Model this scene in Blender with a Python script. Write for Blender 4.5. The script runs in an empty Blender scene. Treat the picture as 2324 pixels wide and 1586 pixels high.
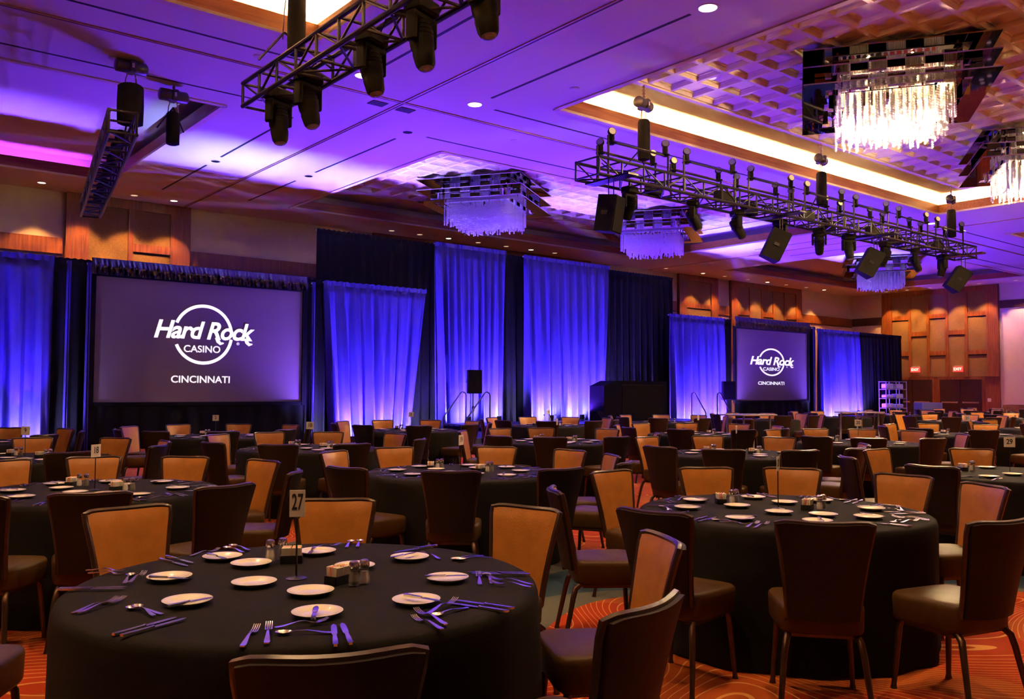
import bpy, math, random
from mathutils import Vector, Matrix
R = math.radians
scene = bpy.context.scene
COL = scene.collection

# ---------------------------------------------------------------- camera
FWD, EYE_Z = R(38.95), 1.5
PITCH, ROLL, F_PX = R(2.68), R(0.26), 1980.0
cam_data = bpy.data.cameras.new('camera'); cam = bpy.data.objects.new('camera', cam_data); COL.objects.link(cam)
cam_data.sensor_fit = 'HORIZONTAL'; cam_data.sensor_width = 36.0; cam_data.lens = 36.0 * F_PX / 2324.0
cam_data.clip_start = 0.05; cam_data.clip_end = 300
_fw = Vector((math.sin(FWD), math.cos(FWD), 0)); _rt = Vector((math.cos(FWD), -math.sin(FWD), 0)); _up = Vector((0, 0, 1))
_f = _fw * math.cos(PITCH) + _up * math.sin(PITCH); _u0 = _up * math.cos(PITCH) - _fw * math.sin(PITCH)
_r = _rt * math.cos(ROLL) + _u0 * math.sin(ROLL); _u = -_rt * math.sin(ROLL) + _u0 * math.cos(ROLL)
_m = Matrix((_r, _u, -_f)).transposed().to_4x4(); _m.translation = (0, 0, EYE_Z); cam.matrix_world = _m
scene.camera = cam
RV, FV = Vector((_rt.x, _rt.y)), Vector((_fw.x, _fw.y))

# ---------------------------------------------------------------- world, exposure, render quality
w = bpy.data.worlds.new('world'); scene.world = w; w.use_nodes = True
w.node_tree.nodes['Background'].inputs[0].default_value = (0.5, 0.35, 0.45, 1); w.node_tree.nodes['Background'].inputs[1].default_value = 0.004
vs = scene.view_settings
vs.view_transform = 'Standard'; vs.look = 'None'; vs.gamma = 1.0; vs.use_curve_mapping = False; vs.exposure = 0.0
cy = scene.cycles
cy.use_denoising = True; cy.max_bounces = 3; cy.diffuse_bounces = 2; cy.glossy_bounces = 2; cy.transmission_bounces = 2; cy.transparent_max_bounces = 6
cy.use_adaptive_sampling = True; cy.adaptive_threshold = 0.2; cy.adaptive_min_samples = 10
cy.caustics_reflective = False; cy.caustics_refractive = False; cy.sample_clamp_indirect = 3.0; cy.sample_clamp_direct = 0.0

BLUE = (0.115, 0.022, 1.0); CORE = (0.26, 0.30, 1.0); WARM = (1.0, 0.50, 0.17); AMBER = (1.0, 0.43, 0.10); DOWNC = (1.0, 0.58, 0.26)
def light(kind, name, loc, power, color, rot=(0, 0, 0), parent=None, **kw):
    d = bpy.data.lights.new(name, kind); d.energy = power; d.color = color
    for k, v in kw.items(): setattr(d, k, v)
    o = bpy.data.objects.new(name, d); COL.objects.link(o); o.location = loc; o.rotation_euler = rot
    if parent: o.parent = parent
    return o
# cove strips hidden on the ledges of the lit ceiling recesses: (x0,x1,y0,y1 of recess opening, colour, power per metre)
COVES = [(11.77, 28.3, 4.1, 13.1, WARM, 150.0), (-10.0, 6.4, 4.1, 13.1, WARM, 150.0), (33.6, 46.7, 4.1, 13.1, WARM, 150.0)]
ZC, ZU = 7.25, 7.86
for x0, x1, y0, y1, c, p in COVES:
    for (cx, cyy, lx, ly, rx, ry) in (((x0+x1)/2, y1+.11, x1-x0-.2, .06, -1, 0), ((x0+x1)/2, y0-.11, x1-x0-.2, .06, 1, 0), (x0-.11, (y0+y1)/2, .06, y1-y0-.2, 0, -1), (x1+.11, (y0+y1)/2, .06, y1-y0-.2, 0, 1)):
        light('AREA', 'cove_light', (cx, cyy, 7.50), p*max(lx, ly), c, rot=(math.pi+R(38)*rx, R(38)*ry, 0), shape='RECTANGLE', size=lx, size_y=ly)
        light('AREA', 'cove_light', (cx, cyy, 7.66), p*.9*max(lx, ly), c, rot=(math.pi+R(84)*rx, R(84)*ry, 0), shape='RECTANGLE', size=lx, size_y=ly)  # second strip added above the ledge to warm the coffer tiles
light('AREA', 'cove_light', (-1.6, 25.81, 7.50), 220.0, (0.50, 0.05, 1.0), rot=(math.pi-R(38), 0, 0), shape='RECTANGLE', size=15.0, size_y=.06)  # magenta strip added to tint the far side of the left recess

# ---------------------------------------------------------------- materials
MATS = {}
def mat(name, col, rough=.5, metal=0., spec=.5, emit=None, estr=0., noise=0., nscale=8., bump=0., bscale=40., sheen=0., trans=0., coat=0., alpha=1.):
    m = bpy.data.materials.new(name); m.use_nodes = True; nt = m.node_tree; b = nt.nodes['Principled BSDF']
    b.inputs['Base Color'].default_value = (*col, 1); b.inputs['Roughness'].default_value = rough; b.inputs['Metallic'].default_value = metal
    b.inputs['Specular IOR Level'].default_value = spec; b.inputs['Sheen Weight'].default_value = sheen
    b.inputs['Transmission Weight'].default_value = trans; b.inputs['Coat Weight'].default_value = coat
    b.inputs['Alpha'].default_value = alpha
    if emit: b.inputs['Emission Color'].default_value = (*emit, 1); b.inputs['Emission Strength'].default_value = estr
    if noise or bump:
        tc = nt.nodes.new('ShaderNodeTexCoord')
    if noise:
        n = nt.nodes.new('ShaderNodeTexNoise'); n.inputs['Scale'].default_value = nscale; n.inputs['Detail'].default_value = 5
        r = nt.nodes.new('ShaderNodeValToRGB'); nt.links.new(tc.outputs['Object'], n.inputs['Vector']); nt.links.new(n.outputs['Fac'], r.inputs['Fac'])
        r.color_ramp.elements[0].position = .3; r.color_ramp.elements[1].position = .7
        r.color_ramp.elements[0].color = (*[c*(1-noise) for c in col], 1); r.color_ramp.elements[1].color = (*[min(1, c*(1+noise)) for c in col], 1)
        nt.links.new(r.outputs['Color'], b.inputs['Base Color'])
    if bump:
        n2 = nt.nodes.new('ShaderNodeTexNoise'); n2.inputs['Scale'].default_value = bscale; n2.inputs['Detail'].default_value = 3
        bp = nt.nodes.new('ShaderNodeBump'); bp.inputs['Strength'].default_value = bump; bp.inputs['Distance'].default_value = .01
        nt.links.new(tc.outputs['Object'], n2.inputs['Vector']); nt.links.new(n2.outputs['Fac'], bp.inputs['Height']); nt.links.new(bp.outputs['Normal'], b.inputs['Normal'])
    MATS[name] = m; return m
def wood(name, a, b_, axis='Z', rough=.4):
    m = bpy.data.materials.new(name); m.use_nodes = True; nt = m.node_tree; b = nt.nodes['Principled BSDF']; b.inputs['Roughness'].default_value = rough
    tc = nt.nodes.new('ShaderNodeTexCoord'); mp = nt.nodes.new('ShaderNodeMapping'); n = nt.nodes.new('ShaderNodeTexNoise'); r = nt.nodes.new('ShaderNodeValToRGB')
    s = [14, 14, 14]; s['XYZ'.index(axis)] = .7; mp.inputs['Scale'].default_value = s
    n.inputs['Scale'].default_value = 1.6; n.inputs['Detail'].default_value = 6; n.inputs['Distortion'].default_value = .6
    r.color_ramp.elements[0].color = (*a, 1); r.color_ramp.elements[1].color = (*b_, 1); r.color_ramp.elements[0].position = .35; r.color_ramp.elements[1].position = .68
    nt.links.new(tc.outputs['Object'], mp.inputs['Vector']); nt.links.new(mp.outputs['Vector'], n.inputs['Vector']); nt.links.new(n.outputs['Fac'], r.inputs['Fac']); nt.links.new(r.outputs['Color'], b.inputs['Base Color'])
    MATS[name] = m; return m
mat('paint', (.60, .56, .53), .85, bump=.05, bscale=90)
mat('cream', (.58, .50, .40), .8, noise=.05, nscale=3)
mat('moulding', (.62, .52, .40), .7, noise=.06, nscale=4)
wood('wood', (.15, .042, .011), (.27, .092, .024)); wood('wood_dark', (.035, .014, .008), (.075, .028, .014)); wood('wood_flat', (.22, .066, .018), (.36, .130, .036), axis='X')
mat('wall_cloth', (.20, .115, .048), .9, noise=.18, nscale=30, bump=.2, bscale=120)
mat('slot_black', (.006, .005, .005), .8, noise=.2)
mat('track_and_glint', (.42, .22, .10), .5, noise=.15)  # orange stands in for warm light caught on the track edge
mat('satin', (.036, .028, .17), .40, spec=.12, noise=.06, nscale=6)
mat('velour', (.0022, .0022, .0035), .85, noise=.25, nscale=10, spec=.1)
mat('black_satin', (.007, .007, .012), .2, spec=.8, noise=.25, nscale=10)
mat('screen_cloth', (.13, .085, .095), .85, noise=.03, nscale=2, emit=(.55, .45, .6), estr=.008)
mat('projected_white', (.9, .9, .9), .9, emit=(1, 1, 1), estr=.95, noise=.01)
mat('cloth_black', (.0075, .0068, .0075), .9, noise=.15, nscale=60, bump=.15, bscale=220, spec=.12)
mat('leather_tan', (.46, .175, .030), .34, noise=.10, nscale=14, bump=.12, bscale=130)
mat('leather_seat_dimmed', (.058, .029, .008), .42, spec=.18, noise=.12, nscale=12, bump=.12, bscale=130)  # seat leather darkened to carry the lower light on the seats
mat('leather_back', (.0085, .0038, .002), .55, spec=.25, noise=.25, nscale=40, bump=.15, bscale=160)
mat('piping', (.035, .016, .009), .28, noise=.2, nscale=30)
mat('bronze', (.10, .062, .038), .30, metal=.85, noise=.15, nscale=20)
mat('china', (.86, .82, .64), .18, coat=.3, noise=.015, nscale=5)
mat('steel', (.78, .74, .70), .22, metal=1., noise=.04, nscale=25)
mat('chrome', (.70, .66, .64), .18, metal=1., noise=.05, nscale=25)
mat('shaker_glass', (.75, .75, .80), .06, alpha=.22, spec=.9, noise=.01)
mat('salt', (.82, .76, .70), .8, noise=.08, nscale=90); mat('pepper', (.05, .028, .015), .8, noise=.5, nscale=120)
mat('packet_pink', (.80, .30, .28), .6, noise=.08); mat('packet_white', (.80, .74, .62), .6, noise=.06); mat('packet_yellow', (.72, .50, .10), .6, noise=.08)
mat('caddy_black', (.012, .012, .012), .4, noise=.2)
mat('card_white', (.76, .70, .66), .6, noise=.02); mat('ink', (.01, .01, .01), .6, noise=.1)
mat('stand_black', (.015, .014, .016), .3, metal=.6, noise=.2)
mat('truss_black', (.008, .0065, .006), .42, spec=.3, noise=.3, nscale=12)
mat('fixture_black', (.0045, .004, .0035), .6, spec=.06, noise=.25, nscale=12, bump=.1, bscale=60)
mat('lens', (.30, .32, .38), .05, metal=.6, noise=.05)
mat('speaker_grille', (.003, .003, .004), .7, spec=.05, noise=.3, nscale=150)
mat('bag_black', (.006, .0055, .0055), .8, spec=.06, noise=.3, nscale=18, bump=.4, bscale=25)
mat('hoist', (.030, .026, .022), .35, noise=.25)
mat('chain', (.34, .25, .15), .35, metal=.9, noise=.1)
mat('dark_mirror', (.42, .36, .34), .03, metal=1., noise=.08, nscale=2)
mat('mirror', (.55, .50, .50), .06, metal=1., noise=.05, nscale=2)
mat('lamp_disc', (1, .9, .8), .5, emit=(1.0, .82, .60), estr=5.0, noise=.01)
mat('lamp_dim', (.6, .55, .5), .4, emit=(1.0, .72, .45), estr=.9, noise=.01)
mat('lamp_gold', (.9, .7, .3), .3, noise=.02, emit=(1., .72, .28), estr=.45)
mat('bulb', (1, .9, .7), .5, emit=(1.0, .72, .34), estr=6., noise=.01)
mat('white_plastic', (.62, .60, .58), .5, noise=.03)
mat('stage_deck', (.045, .045, .055), .38, noise=.2, nscale=5)
mat('rail_metal', (.10, .10, .12), .3, metal=.8, noise=.1)
mat('acrylic', (.45, .42, .42), .12, trans=.35, noise=.03)
mat('exit_red', (.7, .05, .05), .5, emit=(1., .06, .05), estr=1.3, noise=.02)
mat('exit_word', (1, .8, .6), .5, emit=(1., .62, .42), estr=2.2, noise=.02)
mat('door', (.030, .008, .005), .35, noise=.2, nscale=4)
mat('push_bar', (.5, .46, .44), .25, metal=.9, noise=.05)
mat('white_panel', (.60, .54, .56), .8, noise=.02)
mat('linen', (.70, .68, .72), .8, noise=.05); mat('rack_metal', (.55, .54, .58), .35, metal=.6, noise=.05)
mat('blue_case', (.30, .30, .42), .5, noise=.05)
mat('wainscot', (.20, .10, .045), .6, noise=.5, nscale=3)
mat('led_can', (.02, .02, .02), .5, noise=.2); mat('led_lens', (.1, .05, .6), .3, emit=(.16, .05, 1.), estr=6., noise=.01)
mat('bottle_glass', (.75, .8, .85), .06, alpha=.3, spec=.9, noise=.01)
def crystal():
    m = bpy.data.materials.new('crystal'); m.use_nodes = True; nt = m.node_tree; b = nt.nodes['Principled BSDF']; out = nt.nodes['Material Output']
    b.inputs['Base Color'].default_value = (.97, .95, .93, 1); b.inputs['Roughness'].default_value = .12; b.inputs['Specular IOR Level'].default_value = .8
    t = nt.nodes.new('ShaderNodeBsdfTranslucent'); mx = nt.nodes.new('ShaderNodeMixShader'); mx.inputs[0].default_value = .6
    n = nt.nodes.new('ShaderNodeTexNoise'); n.inputs['Scale'].default_value = 30; r = nt.nodes.new('ShaderNodeValToRGB')
    r.color_ramp.elements[0].color = (.62, .58, .56, 1); r.color_ramp.elements[1].color = (1, .97, .95, 1)
    tc = nt.nodes.new('ShaderNodeTexCoord'); nt.links.new(tc.outputs['Object'], n.inputs['Vector']); nt.links.new(n.outputs['Fac'], r.inputs['Fac']); nt.links.new(r.outputs['Color'], t.inputs['Color'])
    nt.links.new(b.outputs[0], mx.inputs[1]); nt.links.new(t.outputs[0], mx.inputs[2]); nt.links.new(mx.outputs[0], out.inputs['Surface']); MATS['crystal'] = m
crystal()
def carpet():
    m = bpy.data.materials.new('carpet'); m.use_nodes = True; nt = m.node_tree; b = nt.nodes['Principled BSDF']; b.inputs['Roughness'].default_value = .95; b.inputs['Specular IOR Level'].default_value = .1
    N = lambda t: nt.nodes.new('ShaderNode'+t); L = nt.links.new
    tc = N('TexCoord')
    def noise(scale, off, detail=0, dist=0.):
        mp = N('Mapping'); mp.inputs['Location'].default_value = off; n = N('TexNoise'); n.inputs['Scale'].default_value = scale; n.inputs['Detail'].default_value = detail; n.inputs['Distortion'].default_value = dist
        L(tc.outputs['Object'], mp.inputs['Vector']); L(mp.outputs['Vector'], n.inputs['Vector']); return n.outputs['Fac']
    def math_(op, a, v=None, a2=None):
        k = N('Math'); k.operation = op; L(a, k.inputs[0])
        if a2 is not None: L(a2, k.inputs[1])
        elif v is not None: k.inputs[1].default_value = v
        return k.outputs[0]
    def mix(fac, c1, c2):
        k = N('MixRGB'); L(fac, k.inputs[0])
        for i, c in ((1, c1), (2, c2)):
            if isinstance(c, tuple): k.inputs[i].default_value = (*c, 1)
            else: L(c, k.inputs[i])
        return k.outputs[0]
    def lines(f, freq, width):
        s = math_('FRACT', math_('MULTIPLY', f, freq)); return math_('LESS_THAN', s, width)
    f1, f2, f3 = noise(.55, (3.1, 1.7, 0), 0, .6), noise(.42, (9.3, 4.2, 0), 0, .9), noise(.5, (1.2, 7.7, 0), 0, .3)
    l1, l2 = lines(f1, 66, .15), lines(f2, 52, .13)
    sel = math_('GREATER_THAN', f3, .5)
    ln = N('MixRGB'); L(sel, ln.inputs[0]); L(l1, ln.inputs[1]); L(l2, ln.inputs[2])
    base = mix(math_('GREATER_THAN', noise(.8, (5, 5, 0), 1), .53), (.40, .046, .012), (.43, .088, .017))
    c = mix(ln.outputs[0], base, (.66, .29, .085))
    patch = math_('GREATER_THAN', noise(.36, (2.4, 8.3, 0), 0, .4), .61); patch2 = math_('GREATER_THAN', noise(.36, (2.4, 8.3, 0), 0, .4), .65)
    c = mix(patch, c, (.105, .110, .095)); c = mix(patch2, c, (.028, .055, .085))
    mot = mix(noise(160, (0, 0, 0), 2), (.80, .80, .80), (1.12, 1.12, 1.12)); k = N('MixRGB'); k.blend_type = 'MULTIPLY'; k.inputs[0].default_value = 1; L(c, k.inputs[1]); L(mot, k.inputs[2])
    L(k.outputs[0], b.inputs['Base Color'])
    bp = N('Bump'); bp.inputs['Strength'].default_value = .3; bp.inputs['Distance'].default_value = .01; L(noise(220, (0, 0, 0), 2), bp.inputs['Height']); L(bp.outputs['Normal'], b.inputs['Normal'])
    MATS['carpet'] = m
carpet()

# ---------------------------------------------------------------- mesh helpers
class MB:
    def __init__(s): s.v = []; s.f = []
    def add(s, vs, fs):
        n = len(s.v); s.v += [tuple(p) for p in vs]; s.f += [tuple(i+n for i in f) for f in fs]; return s
    def box(s, x0, x1, y0, y1, z0, z1):
        return s.add([(x0,y0,z0),(x1,y0,z0),(x1,y1,z0),(x0,y1,z0),(x0,y0,z1),(x1,y0,z1),(x1,y1,z1),(x0,y1,z1)], [(0,3,2,1),(4,5,6,7),(0,1,5,4),(1,2,6,5),(2,3,7,6),(3,0,4,7)])
    def cbox(s, x0, x1, y0, y1, z0, z1, b):                       # box with chamfered edges
        vs = []; fs = []
        for (sx, sy, sz) in [(a, c, d) for d in (0, 1) for c in (0, 1) for a in (0, 1)]:
            X, Y, Z = (x1 if sx else x0), (y1 if sy else y0), (z1 if sz else z0); dx, dy, dz = (-b if sx else b), (-b if sy else b), (-b if sz else b)
            vs += [(X, Y+dy, Z+dz), (X+dx, Y, Z+dz), (X+dx, Y+dy, Z)]
        c = lambda i, k: i*3+k
        fs += [(c(0,0),c(4,0),c(6,0),c(2,0)),(c(1,0),c(3,0),c(7,0),c(5,0)),(c(0,1),c(1,1),c(5,1),c(4,1)),(c(2,1),c(6,1),c(7,1),c(3,1)),(c(0,2),c(2,2),c(3,2),c(1,2)),(c(4,2),c(5,2),c(7,2),c(6,2))]
        for a, d, k, l in [(0,1,1,2),(2,3,1,2),(4,5,1,2),(6,7,1,2),(0,2,0,2),(1,3,0,2),(4,6,0,2),(5,7,0,2),(0,4,0,1),(1,5,0,1),(2,6,0,1),(3,7,0,1)]:
            fs.append((c(a,k), c(d,k), c(d,l), c(a,l)))
        fs += [(c(i,0), c(i,1), c(i,2)) for i in range(8)]
        return s.add(vs, fs)
    def tube(s, pts, r, n=8, cap=True):
        pts = [Vector(p) for p in pts]; rs = r if isinstance(r, (list, tuple)) else [r]*len(pts); base = len(s.v); prev = None
        for i, p in enumerate(pts):
            t = (pts[min(i+1, len(pts)-1)] - pts[max(i-1, 0)])
            t = t.normalized() if t.length > 1e-9 else Vector((0, 0, 1))
            a = prev if prev is not None and abs(prev.dot(t)) < .98 else (Vector((0, 0, 1)) if abs(t.z) < .9 else Vector((1, 0, 0)))
            a = (a - t*a.dot(t)).normalized(); bb = t.cross(a); prev = a
            for k in range(n):
                an = 2*math.pi*k/n; s.v.append(tuple(p + (a*math.cos(an) + bb*math.sin(an))*rs[i]))
        for i in range(len(pts)-1):
            for k in range(n):
                k2 = (k+1) % n; s.f.append((base+i*n+k, base+i*n+k2, base+(i+1)*n+k2, base+(i+1)*n+k))
        if cap:
            s.f.append(tuple(base+k for k in range(n))[::-1]); s.f.append(tuple(base+(len(pts)-1)*n+k for k in range(n)))
        return s
    def lathe(s, prof, n=16, c=(0, 0, 0), sx=1., sy=1., cap=True):
        base = len(s.v)
        for (r, z) in prof:
            for k in range(n):
                a = 2*math.pi*k/n; s.v.append((c[0]+r*math.cos(a)*sx, c[1]+r*math.sin(a)*sy, c[2]+z))
        for i in range(len(prof)-1):
            for k in range(n):
                k2 = (k+1) % n; s.f.append((base+i*n+k, base+i*n+k2, base+(i+1)*n+k2, base+(i+1)*n+k))
        if cap: s.f.append(tuple(base+k for k in range(n))[::-1]); s.f.append(tuple(base+(len(prof)-1)*n+k for k in range(n)))
        return s
    def grid(s, fn, nu, nv, closed_u=False, flip=False):
        base = len(s.v)
        for j in range(nv+1):
            for i in range(nu+(0 if closed_u else 1)): s.v.append(tuple(fn(i/nu, j/nv)))
        st = nu if closed_u else nu+1
        for j in range(nv):
            for i in range(nu):
                i2 = (i+1) % nu if closed_u else i+1
                q = (base+j*st+i, base+j*st+i2, base+(j+1)*st+i2, base+(j+1)*st+i); s.f.append(q[::-1] if flip else q)
        return s
    def ribbon(s, pts, ws, th):                                    # flat bar along local x: pts (x,z), widths
        base = len(s.v)
        for (x, z), wd in zip(pts, ws): s.v += [(x, -wd/2, z), (x, wd/2, z), (x, wd/2, z+th), (x, -wd/2, z+th)]
        for i in range(len(pts)-1):
            a = base+i*4; b = a+4
            for k in range(4): s.f.append((a+k, a+(k+1) % 4, b+(k+1) % 4, b+k))
        s.f.append((base, base+3, base+2, base+1)); e = base+(len(pts)-1)*4; s.f.append((e, e+1, e+2, e+3)); return s
    def mesh(s, name, m, smooth=False):
        me = bpy.data.meshes.new(name); me.from_pydata(s.v, [], s.f); me.update(); me.materials.append(MATS[m] if isinstance(m, str) else m)
        if smooth:
            me.polygons.foreach_set('use_smooth', [True]*len(me.polygons))
            try: me.set_sharp_from_angle(angle=R(smooth if smooth is not True else 50))
            except Exception: pass
        return me
    def build(s, name, m, parent=None, loc=(0, 0, 0), rot=(0, 0, 0), smooth=False):
        return obj(name, s.mesh(name, m, smooth), parent, loc, rot)
def obj(name, me, parent=None, loc=(0, 0, 0), rot=(0, 0, 0)):
    o = bpy.data.objects.new(name, me); COL.objects.link(o); o.location = loc; o.rotation_euler = rot
    if parent is not None: o.parent = parent
    return o
def tag(o, label, cat=None, group=None, kind=None):
    if label: o['label'] = label
    if cat: o['category'] = cat
    if group: o['group'] = group
    if kind: o['kind'] = kind
    return o
def thing(name, label, cat, loc=(0, 0, 0), rotz=0., group=None):
    return tag(obj(name, None, None, loc, (0, 0, rotz)), label, cat, group)
def text(name, body, size, m, parent, loc, rot, shear=0., offset=0., xs=1., extrude=.002, align='CENTER', spacing=1.):
    cu = bpy.data.curves.new(name, 'FONT'); cu.body = body; cu.size = size; cu.shear = shear; cu.offset = offset; cu.extrude = extrude
    cu.align_x = align; cu.align_y = 'CENTER'; cu.space_character = spacing; cu.resolution_u = 4; cu.materials.append(MATS[m])
    tmp = bpy.data.objects.new(name, cu); COL.objects.link(tmp); dg = bpy.context.evaluated_depsgraph_get(); me = bpy.data.meshes.new_from_object(tmp.evaluated_get(dg)); bpy.data.objects.remove(tmp); bpy.data.curves.remove(cu)
    me.name = name; o = obj(name, me, parent, loc, rot); o.scale = (xs, 1, 1); return o
ORD = ['leftmost', 'second from left', 'third from left', 'fourth from left', 'fifth from left', 'sixth from left', 'seventh from left', 'eighth from left', 'ninth from left', 'tenth from left', 'eleventh from left', 'twelfth from left', 'thirteenth from left', 'fourteenth from left', 'fifteenth from left', 'sixteenth from left', 'seventeenth from left', 'eighteenth from left', 'nineteenth from left', 'twentieth from left']
def ordn(i, n): return 'only' if n == 1 else ('rightmost' if i == n-1 else ORD[i])

# ================================================================ room shell
X0, X1, Y0, Y1 = -12.0, 49.0, -8.0, 28.0
tag(MB().box(X0, X1, Y0, Y1, -.1, 0).build('floor', 'carpet'), 'orange patterned carpet with curved pale lines and grey-blue patches', kind='structure')
RECESS = [(11.77, 28.3, 4.1, 13.1, True), (11.77, 28.3, 17.3, 25.7, True), (-10.0, 6.4, 4.1, 13.1, False), (-10.0, 6.4, 17.3, 25.7, False), (33.6, 46.7, 17.3, 25.7, False), (33.6, 46.7, 4.1, 13.1, False)]
xs = sorted({X0, X1, *[r[0] for r in RECESS], *[r[1] for r in RECESS]}); ys = sorted({Y0, Y1, *[r[2] for r in RECESS], *[r[3] for r in RECESS]})
mb = MB()
for i in range(len(xs)-1):
    for j in range(len(ys)-1):
        cx, cyy = (xs[i]+xs[i+1])/2, (ys[j]+ys[j+1])/2
        if not any(r[0] < cx < r[1] and r[2] < cyy < r[3] for r in RECESS):
            mb.add([(xs[i], ys[j], ZC), (xs[i+1], ys[j], ZC), (xs[i+1], ys[j+1], ZC), (xs[i], ys[j+1], ZC)], [(0, 3, 2, 1)])
ceiling = tag(mb.build('ceiling', 'paint'), 'smooth painted ballroom ceiling with deep rectangular recesses', kind='structure')
TP = .70
tile = MB()
h = TP/2
def ring(a, za, b, zb): 
    tile.add([(-a,-a,za),(a,-a,za),(a,a,za),(-a,a,za),(-b,-b,zb),(b,-b,zb),(b,b,zb),(-b,b,zb)], [(0,4,5,1),(1,5,6,2),(2,6,7,3),(3,7,4,0)])
ring(h, 0, h-.045, 0); ring(h-.045, 0, h-.06, .02); ring(h-.06, .02, h-.095, .065); ring(h-.095, .065, h-.125, .065); ring(h-.125, .065, h-.14, .085)
b_ = h-.14; tile.add([(-b_,-b_,.085),(b_,-b_,.085),(b_,b_,.085),(-b_,b_,.085)], [(0,3,2,1)])
tile_me = tile.mesh('tile', 'moulding')
for n_, (x0, x1, y0, y1, waffle) in enumerate(RECESS):
    e = .5; rb = MB()
    for (a, b, c, d) in ((x0-e, x1+e, y0-e-.05, y0-e), (x0-e, x1+e, y1+e, y1+e+.05), (x0-e-.05, x0-e, y0-e, y1+e), (x1+e, x1+e+.05, y0-e, y1+e)): rb.box(a, b, c, d, ZC+.01, ZU)
    if waffle:
        nx, ny = int((x1-x0-1.8)/TP), int((y1-y0-1.6)/TP); wx0 = (x0+x1)/2-nx*TP/2; wy0 = (y0+y1)/2-ny*TP/2; wx1, wy1 = wx0+nx*TP, wy0+ny*TP
        for (a, b, c, d) in ((x0-e, x1+e, y0-e, wy0), (x0-e, x1+e, wy1, y1+e), (x0-e, wx0, wy0, wy1), (wx1, x1+e, wy0, wy1)):
            rb.add([(a, c, ZU), (b, c, ZU), (b, d, ZU), (a, d, ZU)], [(0, 3, 2, 1)])
    else:
        rb.add([(x0-e, y0-e, ZU), (x1+e, y0-e, ZU), (x1+e, y1+e, ZU), (x0-e, y1+e, ZU)], [(0, 3, 2, 1)])
    rec = rb.build('recess', 'paint', ceiling)
    for (a, b, c, d) in ((x0-.06, x1+.06, y0-.06, y0), (x0-.06, x1+.06, y1, y1+.06), (x0-.06, x0, y0, y1), (x1, x1+.06, y0, y1)):
        MB().box(a, b, c, d, ZC-.004, ZC+.30).build('fascia', 'wood_flat', rec)
        lx = .03
        MB().box(a-(lx if c == y0 and d == y1 else 0), b+(lx if c == y0 and d == y1 else 0), c-(lx if d-c < 1 else 0), d+(lx if d-c < 1 else 0), ZC-.025, ZC+.03).build('lip', 'moulding', rec)
    if waffle:
        MB().box(wx0-.05, wx0, wy0, wy1, ZU-.03, ZU+.02).build('border', 'moulding', rec); MB().box(wx1, wx1+.05, wy0, wy1, ZU-.03, ZU+.02).build('border', 'moulding', rec)
        MB().box(wx0-.05, wx1+.05, wy0-.05, wy0, ZU-.03, ZU+.02).build('border', 'moulding', rec); MB().box(wx0-.05, wx1+.05, wy1, wy1+.05, ZU-.03, ZU+.02).build('border', 'moulding', rec)
        for i in range(nx):
            for j in range(ny): obj('tile', tile_me, rec, (wx0+(i+.5)*TP, wy0+(j+.5)*TP, ZU))
# air-wall tracks with painted warm edges, air slots and small vents in the ceiling
for (a, b, c, d) in ((X0, X1, 14.80, 14.84), (9.13, 9.17, Y0, Y1), (30.98, 31.02, Y0, Y1)):
    MB().box(a, b, c, d, ZC-.010, ZC+.005).build('track_and_glint', 'slot_black', ceiling)
    k = (.05, .05) if b-a < 1 else (0, 0); q = (.05, .05) if d-c < 1 else (0, 0)
    MB().box(a-k[0], b-k[1], c-q[0], d-q[1], ZC-.018, ZC+.005).build('track_and_glint', 'track_and_glint', ceiling)  # extra strip, its orange painting the warm-lit edge beside the dark groove
SLOT = [(7.80, 10.35, 7.80, 13.45), (7.82, 17.1, 7.82, 21.2), (7.82, 22.2, 7.82, 25.8), (10.32, 8.47, 10.32, 13.45), (10.32, 17.05, 10.32, 21.1), (10.32, 22.3, 10.32, 25.6), (-2, 14.0, 6.85, 14.0), (-2, 16.5, 6.9, 16.5),
        (10.8, 13.97, 27.5, 13.97), (10.8, 16.49, 27.5, 16.49), (32.3, 13.97, 46, 13.97), (32.3, 16.49, 46, 16.49), (29.8, 17.1, 29.8, 21.2), (32.3, 17.1, 32.3, 21.2)]
for (a, b, c, d) in SLOT:
    MB().box(a-(.03 if a == c else 0), c+(.03 if a == c else 0), b-(.03 if b == d else 0), d+(.03 if b == d else 0), ZC-.004, ZC+.004).build('air_slot', 'slot_black', ceiling)
for vx, vy in ((8.75, 15.15), (9.4, 15.15)):
    MB().box(vx-.17, vx+.17, vy-.13, vy+.13, ZC-.012, ZC+.004).build('vent', 'slot_black', ceiling)
for (vx, vy) in ((4.0, 16.0), (6.9, 15.6), (8.4, 18.7), (12.5, 15.4), (11.2, 12.0), (5.9, 14.3), (20, 15.6), (16, 15.7)):
    MB().lathe([(.09, -.012), (.10, -.004), (.10, .004)], 14, (vx, vy, ZC)).build('detector', 'paint', ceiling, smooth=True)
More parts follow.
